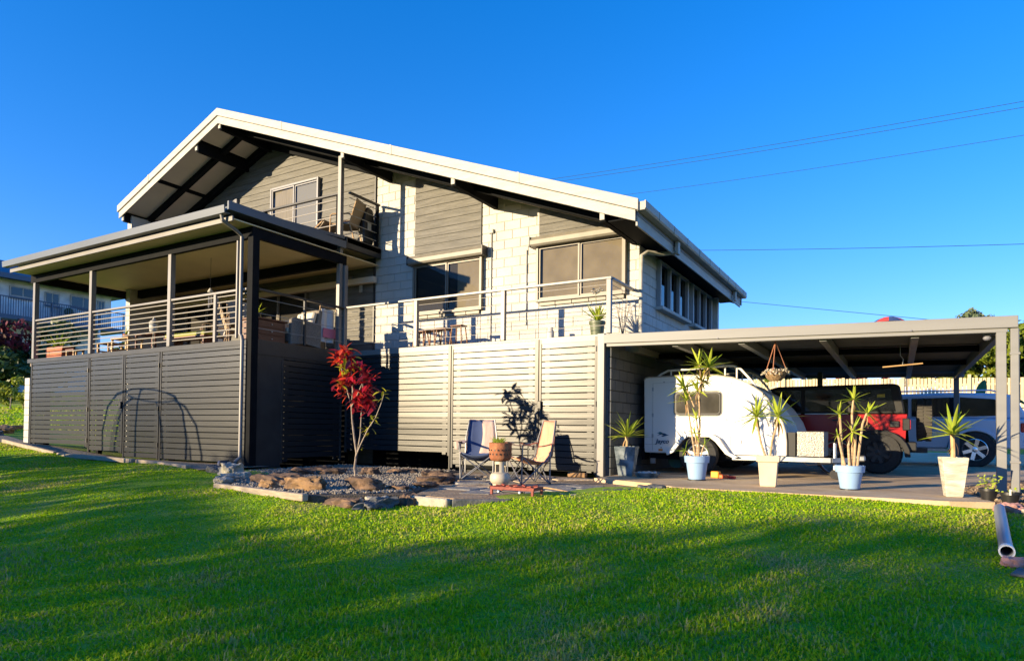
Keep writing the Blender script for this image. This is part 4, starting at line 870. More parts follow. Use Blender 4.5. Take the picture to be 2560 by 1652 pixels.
BEDS = ('broadest dark brown rock, behind the small orange stone', 'flat brown rock between the broadest rock and the pale edging stones', 'brown rock close to the charcoal panel of the deck side', 'brown rock midway along the foot of the deck side screen', 'rounded brown rock behind the stem of the red-leaved shrub', 'low brown rock touching the long ochre rock', 'brown rock right of the shrub stem near the sunlit screen', 'wide brown rock between the shrub and the folding chairs', 'thin brown rock in the deck corner behind the shrub', 'brown rock half under the deck side screen', 'layered brown rock at the edge of the patio stones', 'thin brown slab lying on the gravel beside the patio', 'small brown rock at the front corner of the patio')
rock(-9.70,7.15,-.06,.20,.15,.14,ROCKG,'large pale boulder at the corner of the deck screen',1)
rock(-10.25,7.28,-.10,.20,.13,.10,ROCKD,'dark split rock between the timber edging and the pale boulder',2)
for i, (x, y, sx, sz) in enumerate(((-9.2,7.0,.13,.08),(-9.0,6.65,.15,.07),(-8.75,6.35,.16,.07),(-8.5,6.15,.10,.06))): rock(x, y, -.12, sx, .12, sz, ROCKG, ('pale edging stone next to the large boulder','pale edging stone second from the large boulder','longest pale edging stone beside the lawn','smallest pale stone where the timber sleeper starts')[i], 3+i, i)
for i, (x, y, sx, sy, sz) in enumerate(((-8.05,6.75,.45,.28,.17),(-8.5,7.3,.30,.22,.14),(-9.2,8.2,.32,.22,.15),(-8.75,8.5,.28,.2,.15),(-8.2,8.9,.2,.2,.16),(-7.5,6.6,.28,.18,.10),(-7.0,9.2,.28,.2,.14),(-6.6,8.9,.3,.2,.12),(-8.0,9.6,.3,.2,.1),(-9.6,9.0,.3,.25,.12),(-6.3,8.3,.35,.2,.13),(-6.0,7.7,.3,.16,.07),(-5.9,7.0,.22,.15,.06))): rock(x, y, -.145, sx*.82, sy*.85, sz*.72, ROCKB, BEDS[i], 20+i, i*1.3)
rock(-6.95,6.25,-.10,.30,.12,.115,ROCKO,'long sunlit ochre rock in the gravel bed',40,.1)
rock(-7.45,6.1,-.12,.13,.09,.08,ROCKO,'small orange stone beside the long ochre rock',41)
rock(-6.3,6.75,-.09,.26,.16,.10,ROCKB,'flat reddish rock at the foot of the red-leaved shrub',42)
for i, (x, y, sx, sz, mm) in enumerate(((-5.85,5.9,.30,.13,ROCKB),(-5.5,6.2,.20,.14,ROCKD),(-5.72,6.35,.16,.12,ROCKG),(-5.35,6.55,.16,.16,ROCKB),(-6.0,6.15,.2,.09,ROCKG),(-5.55,6.05,.28,.09,ROCKD))): rock(x, y, -.275, sx*.9, .13, sz*.85, mm, ('brown retaining rock at the end of the timber sleeper','dark retaining rock in the middle of the lawn-edge pile','grey retaining rock behind the dark one of the pile','brown retaining rock against the large pale slab','grey retaining rock behind the sleeper end','low dark retaining rock half buried in grass')[i], 50+i, i)
rock(-2.95,8.95,-.16,.20,.14,.10,ROCKD,'dark rock ending the patio edge near the blue pot',60,.6)
rock(-3.25,8.5,-.19,.30,.12,.09,ROCKD,'long dark rock along the patio edge',61,1.0)
rock(-3.7,7.75,-.20,.12,.1,.06,ROCKG,'little pale stone at the lawn edge of the patio',62)
for i, (x, y, sx, mm, lb_) in enumerate(((1.05,9.2,.13,ROCKP,'pale pink block stone where the drain pipe starts'),(1.35,9.0,.17,ROCKG,'squared grey block stone edging the mulch bed'),(1.75,8.8,.18,ROCKP,'rosy rounded stone edging the mulch bed'))): rock(x, y, -.16, sx, .11, .085, mm, lb_, 70+i)
rock(.78,6.62,g1(.78,6.62)+.03,.075,.06,.05,ROCKP,'small pinkish rock under the drain pipe mouth',80)
t = thing('splash_tile', 'flat dark tile on the lawn below the drain pipe', 'tile', (.88,6.35,g1(.88,6.35)+.02)); MB().box(-.12,.12,-.10,.10,-.01,.012).build('tile', ROCKD, t, local=True, bev=.006); t.rotation_euler = (R(6),0,R(-20))
# sandstone retaining slabs below the patio
for i, (a, b, mm, lb_) in enumerate((((-5.42,6.58),(-4.72,6.52),ROCKG,'large pale retaining slab at the patio corner'),((-4.68,6.53),(-4.1,6.95),ROCKD,'dark blue-grey retaining slab beside the two-ring burner'))):
    t = thing('retaining_slab', lb_, 'stone', (*a, -.3)); MB().bar((a[0],a[1],-.26),(b[0],b[1],-.26), .09, .17).build('slab', mm, t, bev=.015)
t = thing('bluestone_strip', 'thin mowing strip of grey stone at the foot of the retaining slab', 'stone', (-5.2,6.35,-.33)); MB().bar((-5.6,6.38,-.325),(-4.75,6.36,-.325), .10, .03).build('strip', STONE2, t, bev=.006)
# timber edgings
for i, (a, b, lb_) in enumerate((((-19.9,7.95,.24),(-16.9,7.78,.0),'long pale timber edging in front of the gate, running towards the pier'),((-16.7,7.76,-.02),(-13.4,7.6,-.05),'shaded timber edging below the gate leaves'),((-13.2,7.58,-.05),(-11.2,7.36,-.085),'pale timber edging below the wide deck panel'),((-8.35,5.92,-.175),(-6.28,5.68,-.185),'grey timber sleeper edging the gravel bed'))):
    t = thing('timber_edging', lb_, 'edging', a); MB().bar(a, b, .09, .09).build('plank', GWOOD, t, bev=.008)
# drain pipe on the lawn
dp = thing('drain_pipe', 'grey plastic drain pipe lying on the lawn with a white rim', 'pipe', (1.0,9.0,-.1))
PVC = mat('grey_pvc', (.17,.20,.25), .4); z1 = g1(.93,8.9)+.05; z2 = g1(.76,6.7)+.10
b = MB(); b.tube([(.95,8.95,z1),(.88,8.2,z1-.02),(.80,7.2,z2+.02),(.76,6.72,z2)], .052, 20, caps=False); b.tube([(.95,8.95,z1),(.88,8.2,z1-.02),(.80,7.2,z2+.02),(.76,6.72,z2)], .046, 20, caps=False)
b.build('pipe', PVC, dp, smooth=True, fix=False)
b = MB(); P0 = Vector((.763,6.76,z2+.001)); P1 = Vector((.757,6.68,z2-.002)); b.tube([P0,P1], .057, 20, caps=False); b.tube([P1,P0], .045, 20, caps=False)
n = 20; d = (P1-P0).normalized(); u = d.cross(Vector((0,0,1))).normalized(); w = d.cross(u); ring = [[P1+(u*math.cos(6.2832*k/n)+w*math.sin(6.2832*k/n))*r for k in range(n+1)] for r in (.045,.057)]; b.grid(ring)
b.build('rim', mat('white_pvc', (.75,.74,.70), .4), dp, fix=False)

# ---------------------------------------------------------------- red-leaved shrub (croton)
cr = thing('croton_shrub', 'slender shrub with red and yellow leaves growing in the gravel', 'shrub', (-7.95, 8.2, -.15))
BARKW = mat('pale_bark', (.34,.28,.22), .8, c2=(.20,.16,.13), ns=9, bump=.4, bs=30)
def stem(pts, r0, r1): MB().tube(pts, [r0+(r1-r0)*i/(len(pts)-1) for i in range(len(pts))], 7).build('stem', BARKW, cr, smooth=True, local=True)
S = 1.0
stem([(.08,0,0),(.05,0,.15),(.09,0,.4),(.04,0,.62),(-.02,0,.95),(-.06,.02,1.18)], .022, .014)
stem([(-.06,.02,1.18),(-.16,0,1.5),(-.24,-.02,1.75),(-.34,0,2.05)], .014, .008); stem([(-.06,.02,1.18),(-.02,0,1.45),(-.05,0,1.75),(-.12,0,2.0)], .013, .007)
stem([(-.06,.02,1.18),(.05,.02,1.35),(.17,.03,1.58),(.32,0,1.62)], .011, .007); stem([(.09,0,.35),(.14,.03,.7),(.15,.04,1.1),(.17,.04,1.55),(.14,.02,1.8)], .014, .007)
stem([(.08,-.02,.32),(.2,-.04,.52),(.38,-.05,.80),(.55,-.05,1.0),(.66,-.05,1.22),(.72,-.05,1.38)], .012, .006)
def crleaf(nm, m_, L, w):
    b = MB(); P = []
    for i in range(6):
        t_ = i/5; ww = max(.002, w*math.sin(math.pi*(.06+.9*t_))); P.append([(L*t_, -ww/2, -.25*L*t_*t_+ww*.15), (L*t_, 0, -.25*L*t_*t_), (L*t_, ww/2, -.25*L*t_*t_+ww*.15)])
    b.grid(P); me = bpy.data.meshes.new(nm); me.from_pydata(b.v, [], b.f); me.materials.append(m_)
    for q in me.polygons: q.use_smooth = True
    return me
CR = [crleaf('leaf', mat('scarlet_leaf', (.62,.03,.025), .35, c2=(.72,.10,.04), ns=9, trans=.4), .19, .066), crleaf('leaf', mat('crimson_leaf', (.34,.01,.03), .35, c2=(.48,.02,.045), ns=9, trans=.35), .20, .068), crleaf('leaf', mat('maroon_leaf', (.12,.008,.02), .35, c2=(.22,.014,.03), ns=9, trans=.3), .20, .068), crleaf('leaf', mat('croton_yellow', (.46,.40,.03), .4, c2=(.30,.36,.03), ns=9, trans=.3), .15, .048), crleaf('leaf', mat('coral_leaf', (.62,.16,.07), .4, c2=(.55,.08,.04), ns=9, trans=.3), .16, .056)]
q = random.Random(21)
def tuft(c, n, wts, s=1.): 
    for i in range(n):
        k = q.choices(range(5), wts)[0]; o = bpy.data.objects.new('leaf', CR[k]); COL.objects.link(o); o.parent = cr
        off = Vector((q.gauss(0,.045), q.gauss(0,.045), q.gauss(0,.05))); sc = s*q.uniform(.7,1.15)
        o.matrix_local = Matrix.Translation(Vector(c)+off) @ Euler((q.uniform(-.6,.6), -R(q.uniform(-35,70)), q.uniform(0,6.28))).to_matrix().to_4x4() @ Matrix.Diagonal((sc,sc,sc,1))
tuft((-.34,0,2.03), 30, (6,2,1,1,2)); tuft((-.2,-.02,2.12), 22, (6,2,0,.5,1)); tuft((-.13,0,1.98), 20, (3,3,4,0,0)); tuft((-.06,-.17,1.80), 22, (0,0,0,10,0)); tuft((-.16,-.15,1.56), 6, (0,0,0,10,0), .8); tuft((-.25,-.02,1.62), 28, (4,3,1,.3,3)); tuft((-.05,-.05,1.62), 26, (4,3,4,.4,2))
tuft((.12,-.06,1.84), 16, (0,1,4,4,0)); tuft((.15,.02,1.72), 20, (0,3,5,0,0)); tuft((.32,0,1.62), 24, (1,4,5,0,0)); tuft((.25,0,1.35), 28, (1,4,6,0,1)); tuft((.12,-.05,1.28), 24, (4,4,4,0,1)); tuft((.4,.02,1.30), 20, (0,5,5,0,0)); tuft((-.2,0,1.42), 16, (1,3,3,0,4)); tuft((.3,.0,1.12), 14, (2,4,3,0,1))
tuft((.72,-.05,1.38), 9, (0,0,0,10,0), .8); tuft((.40,-.05,.80), 8, (0,0,0,10,0), .75); tuft((.52,-.05,.94), 7, (0,0,0,10,0), .75); tuft((.22,-.04,.53), 3, (0,0,0,10,0), .6)

# ---------------------------------------------------------------- folding chairs
def camp_chair(label, loc, rz, backw, m_seat, m_edge, sag=.0):
    t = thing('folding_chair', label, 'chair', loc, rz)
    w = .27; F, Bk = -.26, .22
    def leg(a, b, r=.011): MB().cyl(a, b, r, n=8).build('leg', STEELG, t, local=True, smooth=True)
    for s in (-1, 1):
        leg((s*w, F, .0), (s*w, Bk-.02, .42)); leg((s*w, Bk, 0), (s*w, F+.02, .42)); MB().tube([(s*w, Bk, 0),(s*w, Bk-.0, .42),(s*(w-.0), Bk+.05, .70),(s*(backw/2), Bk+.12, 1.00)], .011, 8).build('back_post', STEELG, t, local=True, smooth=True)
        MB().tube([(s*w, F, 0),(s*(w+.01), F, .40),(s*(w+.03), F+.0, .60),(s*(w+.035), F+.05, .635),(s*(w+.03), F+.12, .64)], .011, 8).build('arm_post', STEELG, t, local=True, smooth=True)
        MB().grid([[(s*(w+.03)+e, F-.02+(Bk+.06-F)*i/6, .645-.05*math.sin(math.pi*i/6)+.0) for e in (-.045,.045)] for i in range(7)]).build('armrest', m_edge, t, local=True, solid=.012)
        for y in (F, Bk): MB().lathe([(.018,0),(.018,.025)], (s*w, y, -.003), 8).build('foot', BLACK, t, local=True)
    leg((-w, F, .0), (w, F+.01, .42)); leg((w, F, .0), (-w, F-.01, .42)); leg((-w, Bk, .0), (w, Bk, .42)); leg((w, Bk, .0), (-w, Bk, .42))
    P = []
    for i in range(11):
        u = i/10; row = []
        if u <= .45: y = F-.03+(Bk-F+.06)*(u/.45); z = .44-.10*math.sin(math.pi*min(1,u/.5)*.8)+(.0 if u > .1 else .01); hw = w
        else: k = (u-.45)/.55; y = Bk+.03+.10*k; z = .40+.60*k; hw = w+(backw/2-w)*k
        for j in range(7):
            v = j/6*2-1; row.append((v*hw, y+(.05*(1-v*v)*(1 if u > .45 else 0)), z-.05*(1-v*v)*(1 if u < .5 else .25)))
        P.append(row)
    s_ = MB().grid(P).build('sling', m_seat, t, local=True, smooth=True, solid=.008)
    MB().tube([P[i][0] for i in range(11)], .012, 6).build('binding', m_edge, t, local=True); MB().tube([P[i][6] for i in range(11)], .012, 6).build('binding', m_edge, t, local=True); MB().tube(P[10], .012, 6).build('binding', m_edge, t, local=True)
    return t
STEELG = mat('chair_tube', (.16,.165,.18), .4, .4)
def two_tone():
    m_ = mat('faded_blue_canvas', (.055,.085,.19), .9, c2=(.045,.07,.16), ns=5); return m_
SALM = mat('salmon_canvas', (.68,.36,.22), .9, c2=(.52,.27,.17), ns=4, bump=.3, bs=12, stretch=(6,6,1))
MAUV = mat('mauve_canvas', (.47,.36,.31), .9, c2=(.38,.28,.245), ns=4, bump=.3, bs=12, stretch=(6,6,1))
c1 = camp_chair('folding camp chair with blue and mauve sling left of the rusty drum planter', (-6.12, 9.30, -.16), R(25), .44, two_tone(), MAUV)
# mauve half of the sling (its own panel, sewn on)
P = []
for i in range(12):
    u = i/11; z = .36+.62*u; hw = .27-.05*u; x0 = -.06+.10*math.sin(u*3.0)*.5+.04*u; row = []
    for j in range(5): 
        x = x0+(hw-.015-x0)*j/4; v = x/.27; row.append((x, .22+.03+.10*max(0,(z-.4)/.6)+.05*(1-v*v)-.016, z-.0))
    P.append(row)
MB().grid(P).build('sling_panel', MAUV, c1, local=True, smooth=True, solid=.006)
MB().lathe([(.05,0),(.055,.02),(.06,.13)], (-.33, -.2, .50), 12).build('cup_holder', MAUV, c1, local=True)
c2 = camp_chair('salmon folding camp chair right of the rusty drum planter', (-5.0, 9.05, -.16), R(-36), .42, SALM, mat('brown_binding', (.30,.12,.08), .8))
c2.scale = (1, 1, .98)
# ---------------------------------------------------------------- gas cylinder with drum planter on top
gc = thing('gas_cylinder', 'squat cream gas cylinder carrying the rusty drum planter', 'gas cylinder', (-5.12, 8.36, -.165))
MB().lathe([(.10,0),(.112,.02),(.112,.035),(.135,.05),(.155,.09),(.155,.14),(.135,.185),(.09,.205),(.075,.21)], n=28).build('tank', mat('dirty_cream_enamel', (.50,.45,.35), .5, c2=(.42,.37,.28), ns=6), gc, smooth=True, local=True)
b = MB()
for a0, a1 in ((-2.2,-1.95),(-1.2,-.3),(.3,1.3),(1.9,3.2)):
    b.grid([[(.085*math.cos(a0+(a1-a0)*i/6), .085*math.sin(a0+(a1-a0)*i/6), z) for z in (.20,.36)] for i in range(7)])
b.grid([[(.085*math.cos(6.2832*i/24), .085*math.sin(6.2832*i/24), z) for z in (.325,.365)] for i in range(25)])
b.build('collar', MATS['dirty_cream_enamel'], gc, local=True, solid=.006); MB().cyl((0,0,.2),(0,0,.29),.02).build('valve', mat('brass', (.5,.34,.12), .4, .8), gc, local=True)
dm = thing('drum_planter', 'rusty perforated steel drum planted with bright green grass', 'planter', (-5.12, 8.36, .21))
RUST = mat('rusty_steel', (.22,.075,.03), .85, c2=(.36,.16,.07), ns=8, bump=.4, bs=30, c3=(.28,.10,.045))
MB().lathe([(.12,-.0),(.145,.015),(.165,.05),(.17,.26),(.175,.265),(.165,.27),(.155,.24)], n=28).build('drum', RUST, dm, smooth=True, local=True); MB().lathe([(.155,.22),(.15,.235)], n=20).build('soil', SOIL, dm, local=True)
for k in range(18):
    for j in range(2):
        a = 6.2832*(k+.5*j)/18; MB().lathe([(.009,0),(.009,.002)], (0,0,0), 6, 'x')
        o = MB().box(-.008,.008,-.004,.0,-.012,.012).build('hole', BLACK, dm, local=True); o.location = (.1715*math.cos(a), .1715*math.sin(a), .10+.06*j); o.rotation_euler = (0,0,a+math.pi/2)
b = MB()
for i in range(110):
    a = rnd.uniform(0,6.28); r = .07*math.sqrt(rnd.random()); p = Vector((-.03+r*math.cos(a), r*math.sin(a), .235)); d = Vector((rnd.uniform(-.7,.7), rnd.uniform(-.7,.7), 1)).normalized(); L = rnd.uniform(.07,.17); sd = d.orthogonal().normalized()*.005
    b.add([p-sd, p+sd, p+d*L*.6+sd*.8, p+d*L*.6-sd*.8, p+d*L+Vector((d.x*.05,d.y*.05,-.02))], [(0,1,2,3),(3,2,4)])
o = b.build('grass_tuft', YUC, dm, local=True, fix=False); o['kind'] = 'stuff'
# ---------------------------------------------------------------- two-ring burner
bu = thing('gas_burner', 'red cast-iron two-ring gas burner on the patio edge', 'burner', (-4.25, 7.35, -.155), R(4))
CAST = mat('red_cast_iron', (.30,.06,.04), .7, c2=(.20,.045,.03), ns=8, bump=.4, bs=30)
b = MB(); b.box(-.31,.31,-.15,-.13,.06,.10).box(-.31,.31,.13,.15,.06,.10).box(-.31,-.29,-.13,.13,.06,.10).box(.29,.31,-.13,.13,.06,.10).box(-.01,.01,-.13,.13,.06,.10)
b.build('frame', CAST, bu, local=True, bev=.003)
for cx in (-.15,.15):
    o = MB().lathe([(.05,.05),(.055,.075),(.03,.085),(.01,.085)], (cx,0,0), 16).build('ring', BLACK, bu, local=True)
    for k in range(4):
        a = k*1.5708+.785; MB().bar((cx+.05*math.cos(a),.05*math.sin(a),.10),(cx+.145*math.cos(a),.125*math.sin(a),.115), .03, .014).build('trivet_arm', CAST, bu, local=True)
for x in (-.29,.29):
    for y in (-.14,.14): MB().bar((x,y,0),(x,y,.06), .03, .03).build('leg', CAST, bu, local=True)
MB().cyl((-.2,-.19,.045),(.2,-.19,.045),.012).build('gas_pipe', BLACK, bu, local=True)
for x in (-.15,.15): MB().lathe([(.006,0),(.02,-.01),(.02,-.03),(.012,-.035)], (x,-.20,.045), 10, 'y').build('tap', GALV, bu, local=True)
# loose brick, kindling and odds on the ground
t = thing('brick', 'sandy brick lying at the foot of the slat gate', 'brick', (-4.95,10.72,-.12)); MB().box(-.17,.17,-.055,.055,-.04,.04).build('body', ROCKO, t, local=True, bev=.008)
t = thing('stick', 'pale bare stick lying on the patio stones', 'stick', (-4.1,8.1,-.14)); MB().tube([(-.5,.1,0),(-.1,.02,.012),(.35,-.2,.0)], [.012,.012,.006], 6).build('wood', WOOD, t, local=True)
dish = thing('stone_dish', 'shallow dish of white stones beside the slate pot', 'dish', (-3.75,10.98,-.12))
MB().lathe([(.17,0),(.22,.06),(.235,.08),(.21,.075),(.16,.03)], n=24).build('dish', SLATEP, dish, smooth=True, local=True)
b = MB()
for i in range(16):
    a = rnd.uniform(0,6.28); r = .15*math.sqrt(rnd.random()); b.lathe([(.01,-.02),(.035,-.005),(.035,.01),(.012,.025)], (r*math.cos(a), r*math.sin(a), .075), 7)
b.build('white_stones', W, dish, local=True)
tl = thing('trolley_jack', 'orange and red jack lying on the slab behind the blue pot', 'jack', (-2.62,11.6,-.12), R(-18))
MB().box(-.20,-.05,-.05,.05,.0,.11).build('body', mat('orange_plastic', (.75,.32,.02), .5), tl, local=True, bev=.012); MB().box(-.05,.12,-.035,.035,.0,.06).build('arm', mat('orange_red', (.75,.13,.03), .5), tl, local=True, bev=.01); MB().box(.12,.24,-.04,.04,.0,.05).build('head', mat('bright_red', (.6,.03,.02), .5), tl, local=True, bev=.012)
bk = thing('bicycle_wheel', 'black bicycle wheel leaning between the camper drawbar and red vehicle', 'wheel', (-1.0,13.6,.22), R(20))
b = MB(); b.tube([(.32*math.cos(6.2832*i/32),0,.32*math.sin(6.2832*i/32)) for i in range(33)], .02, 8); b.build('tyre', RUBBER, bk, local=True, smooth=True); MB().tube([(.295*math.cos(6.2832*i/32),0,.295*math.sin(6.2832*i/32)) for i in range(33)], .008, 6).build('rim', GALV, bk, local=True)
for k in range(14): MB().cyl((0,.01*(-1)**k,0),(.29*math.cos(k*.4488),0,.29*math.sin(k*.4488)),.0025,n=4).build('spoke', GALV, bk, local=True)
hr_ = thing('hose_reel', 'green garden hose reel under the camper', 'hose reel', (-3.75,12.75,.12)); MB().lathe([(.04,-.06),(.16,-.06),(.16,-.05),(.11,-.045),(.11,.045),(.16,.05),(.16,.06),(.04,.06)], n=24, axis='y').build('reel', mat('dark_green', (.02,.10,.07), .5), hr_, local=True, smooth=True)
# little nursery pots by the carport post
for i, (x, y, h, lb_) in enumerate(((.95,9.95,.15,'black nursery pot with lime seedlings nearest the stone pot'),(1.12,9.6,.14,'black nursery pot with a pale label at the mulch edge'),(1.42,9.75,.17,'larger black nursery pot in front of the carport downpipe'),(1.75,9.6,.16,'black nursery pot with sparse seedlings beyond the downpipe'))):
    t = thing('nursery_pot', lb_, 'plant', (x, y, -.13)); MB().lathe([(.07,0),(.10,h),(.105,h),(.105,h-.03),(.09,h-.02)], n=18).build('pot', BLACK, t, local=True, smooth=True); MB().lathe([(.088,h-.03),(.085,h-.02)], n=14).build('soil', SOIL, t, local=True)
    b = MB(); qq = random.Random(i)
    for k in range((70,14,40,22)[i]):
        a = qq.uniform(0,6.28); r = .10*math.sqrt(qq.random()); c = Vector((r*math.cos(a)*1.3, r*math.sin(a)*1.3, h+qq.uniform(0,(.16,.05,.12,.08)[i]))); d = Vector((qq.uniform(-1,1),qq.uniform(-1,1),qq.uniform(-.2,.6))).normalized()*.035; e = d.orthogonal().normalized()*.014
        b.add([c, c+d*.5+e, c+d, c+d*.5-e], [(0,1,2,3)])
    o = b.build('seedlings', YUC if i != 2 else mat('blue_green_leaf', (.05,.11,.10), .5, trans=.3), t, local=True, fix=False); o['kind'] = 'stuff'
    if i == 1: MB().box(-.02,.0,-.107,-.104,h-.03,h+.04).build('label_tag', W, t, local=True)
# ---------------------------------------------------------------- foliage helper
def leaf_cloud(blobs, n, size, seed, flat=.0, aspect=.45):
    """leaf-sized faces spread through the blobs; returns an MB"""
    q = np.random.default_rng(seed); B = np.array([b[:3] for b in blobs], float); Rr = np.array([b[3] for b in blobs], float); vol = Rr**2.2
    k = q.choice(len(B), n, p=vol/vol.sum()); d = q.normal(size=(n,3)); d /= np.linalg.norm(d, axis=1)[:,None]
    rad = Rr[k]*(.55+.5*q.random(n)**.6); c = B[k]+d*rad[:,None]*np.array([1,1,1-flat])
    nrm = d+q.normal(size=(n,3))*.7; nrm /= np.linalg.norm(nrm, axis=1)[:,None]
    a = np.cross(nrm, q.normal(size=(n,3))); a /= np.linalg.norm(a, axis=1)[:,None]; b = np.cross(nrm, a); s = size*(.6+.8*q.random(n))[:,None]
    V = np.stack([c-a*s, c+b*s*aspect, c+a*s, c-b*s*aspect], 1).reshape(-1,3)
    m_ = MB(); m_.v = list(map(tuple, V)); m_.f = [(4*i, 4*i+1, 4*i+2, 4*i+3) for i in range(n)]; return m_
def tree(name, label, base, h, blobs, n, size, m_, seed, trunk=.12, group=None, cat='tree', limbs=True):
    t = thing(name, label, cat, base, group=group); B = Vector(base); q = random.Random(seed)
    b = MB(); top = Vector((B.x, B.y, B.z+h*.7)); b.tube([B, B+Vector((.05,0,h*.3)), top], [trunk, trunk*.75, trunk*.3], 8)
    for bl in blobs[:7]: b.tube([B+Vector((0,0,h*q.uniform(.25,.5))), Vector(bl[:3])*.6+(B+Vector((0,0,h*.5)))*.4, Vector(bl[:3])], [trunk*.4, trunk*.25, trunk*.1], 5)
    b.build('trunk', BARKW, t, smooth=True); o = leaf_cloud(blobs, n, size, seed).build('crown', m_, t, fix=False); o['kind'] = 'stuff'
    return t
FOL = mat('tree_leaf', (.05,.11,.012), .5, c2=(.12,.19,.02), ns=1.2, trans=.35)
FOLY = mat('lime_leaf', (.14,.20,.015), .5, c2=(.26,.30,.03), ns=1.5, trans=.4)
FOLD = mat('dark_leaf', (.022,.055,.015), .5, c2=(.05,.10,.02), ns=1.4, trans=.25)
FOLR = mat('bougainvillea', (.22,.02,.05), .6, c2=(.06,.03,.02), ns=2.5, trans=.3)
def blobset(c, r, n, seed, sx=1., sy=1., sz=.8, br=.45):
    q = random.Random(seed); return [(c[0]+q.gauss(0,r*.5)*sx, c[1]+q.gauss(0,r*.5)*sy, c[2]+q.gauss(0,r*.5)*sz, r*br*q.uniform(.6,1.2)) for _ in range(n)]
# ---------------------------------------------------------------- fence and garden behind the carport
fn = thing('boundary_fence', 'cream paling fence behind the parked vehicles', 'fence', (0,46,1.4))
CREAMF = mat('cream_paling', (.60,.49,.31), .7, c2=(.50,.40,.25), ns=4, stretch=(6,6,.6))
b = MB(); x = -12.
while x < 16: b.box(x, x+.15, 46, 46.03, 0.6, 4.0-.02*x+.02*math.sin(x*9)); x += .19
o = b.build('palings', CREAMF, fn); o['kind'] = 'stuff'
for z in (1.9, 3.5): MB().box(-12, 16, 46.035, 46.1, z, z+.12).build('fence_rail', CREAMF, fn)
for x in (-10,-6.5,-3,.2,3.5,7,11): MB().box(x-.08, x+.08, 45.9, 45.99, 1.0, 4.2-.02*x).build('fence_post', CREAMF, fn)
tree('garden_tree', 'lime green tree standing beyond the carport post', (4.6,48.3,1.5), 6.2, blobset((4.4,48.,5.9), 2.0, 18, 1), 6000, .20, FOLY, 31, .16)
tree('garden_tree', 'dark leafy tree behind the cream fence', (7.0,49.5,1.5), 6., blobset((6.9,49.3,5.0), 2.0, 16, 2), 5000, .22, FOLD, 32, .16)
tree('garden_tree', 'feathery pale tree top showing over the carport roof', (4.2,54.,1.5), 7.6, blobset((4.3,53.5,7.9), 1.3, 12, 3, 1.5), 2000, .18, mat('grey_green_leaf', (.12,.16,.08), .6, trans=.3), 33, .12)
for i, (x, z, mm, lb_) in enumerate(((-4.2,4.0,FOLD,'dark green shrub over the cream fence behind the red vehicle'),(-2.2,4.15,FOLR,'reddish shrub over the cream fence'),(1.2,4.0,FOLY,'yellow-green shrub trailing over the cream fence'),(-7.4,4.2,FOL,'green shrub over the far end of the cream fence'))):
    tree('garden_shrub', lb_, (x,47.0,1.5), 2.4, blobset((x,46.6,z-.05), .9, 9, 10+i, 1.3, .5, .5), 1100, .14, mm, 40+i, .05, cat='shrub')
gp = thing('ginger_plant', 'broad-leaved plant in front of the cream fence', 'plant', (2.35,23.6,.1))
BL = leaf_mesh('leaf', .8, .24, .5, mat('banana_leaf', (.05,.13,.03), .4, c2=(.12,.22,.05), ns=3, trans=.3))
for i in range(20):
    o = bpy.data.objects.new('leaf', BL); COL.objects.link(o); o.parent = gp; o.matrix_local = Matrix.Translation((rnd.uniform(-.5,.5), rnd.uniform(-.2,.2), 1.1+rnd.uniform(0,.5))) @ Euler((0,-R(rnd.uniform(0,65)),i*2.4)).to_matrix().to_4x4() @ Matrix.Scale(rnd.uniform(.7,1.1),4)
for i in range(5): MB().cyl((rnd.uniform(-.4,.4),rnd.uniform(-.2,.2),-.1),(rnd.uniform(-.4,.4),rnd.uniform(-.2,.2),1.3),.025,.015,8).build('cane', FOL, gp, local=True)
um = thing('sun_umbrella', 'red and navy sun umbrella top above the carport roof', 'umbrella', (-.5,44.5,1.4))
for k in range(8):
    a0, a1 = k*.7854, (k+1)*.7854; P = [[(r*math.cos(a0+(a1-a0)*j/3), r*math.sin(a0+(a1-a0)*j/3), 6.15-.42*(r/1.1)**2*1.2) for j in range(4)] for r in (.02,.3,.6,.95)]
    MB().grid(P).build('panel', mat('umbrella_red', (.55,.05,.04), .8) if k % 2 else mat('umbrella_navy', (.03,.06,.16), .8), um, local=True, solid=.004)
MB().cyl((0,0,0),(0,0,6.15),.03).build('pole', ALUW, um, local=True)
# ---------------------------------------------------------------- power lines
WIRE = mat('cable', (.02,.06,.14), .5)
for i, (a, b_, r, lb_) in enumerate((((-30,45,20.5),(14,45,18.9),.018,'upper of the two close overhead cables'),((-30,45,20.25),(14,45,18.55),.018,'lower of the two close overhead cables'),((-24,45,18.2),(14,45,17.1),.016,'single overhead cable below the close pair'),((-16,45,13.6),(14,45,10.4),.02,'thick overhead cable passing behind the gutter'),((-6.0,30,6.42),(3.0,30,4.72),.012,'thin service cable dropping from the gutter end'))):
    A = Vector(a); Bv = Vector(b_); pts = [A.lerp(Bv, k/16)-Vector((0,0,.9*4*(k/16)*(1-k/16)*(0 if i == 4 else (.2 if i == 3 else .35)))) for k in range(17)]
    tag(MB().tube(pts, r, 5).build('power_line', WIRE, smooth=True), lb_, 'cable')
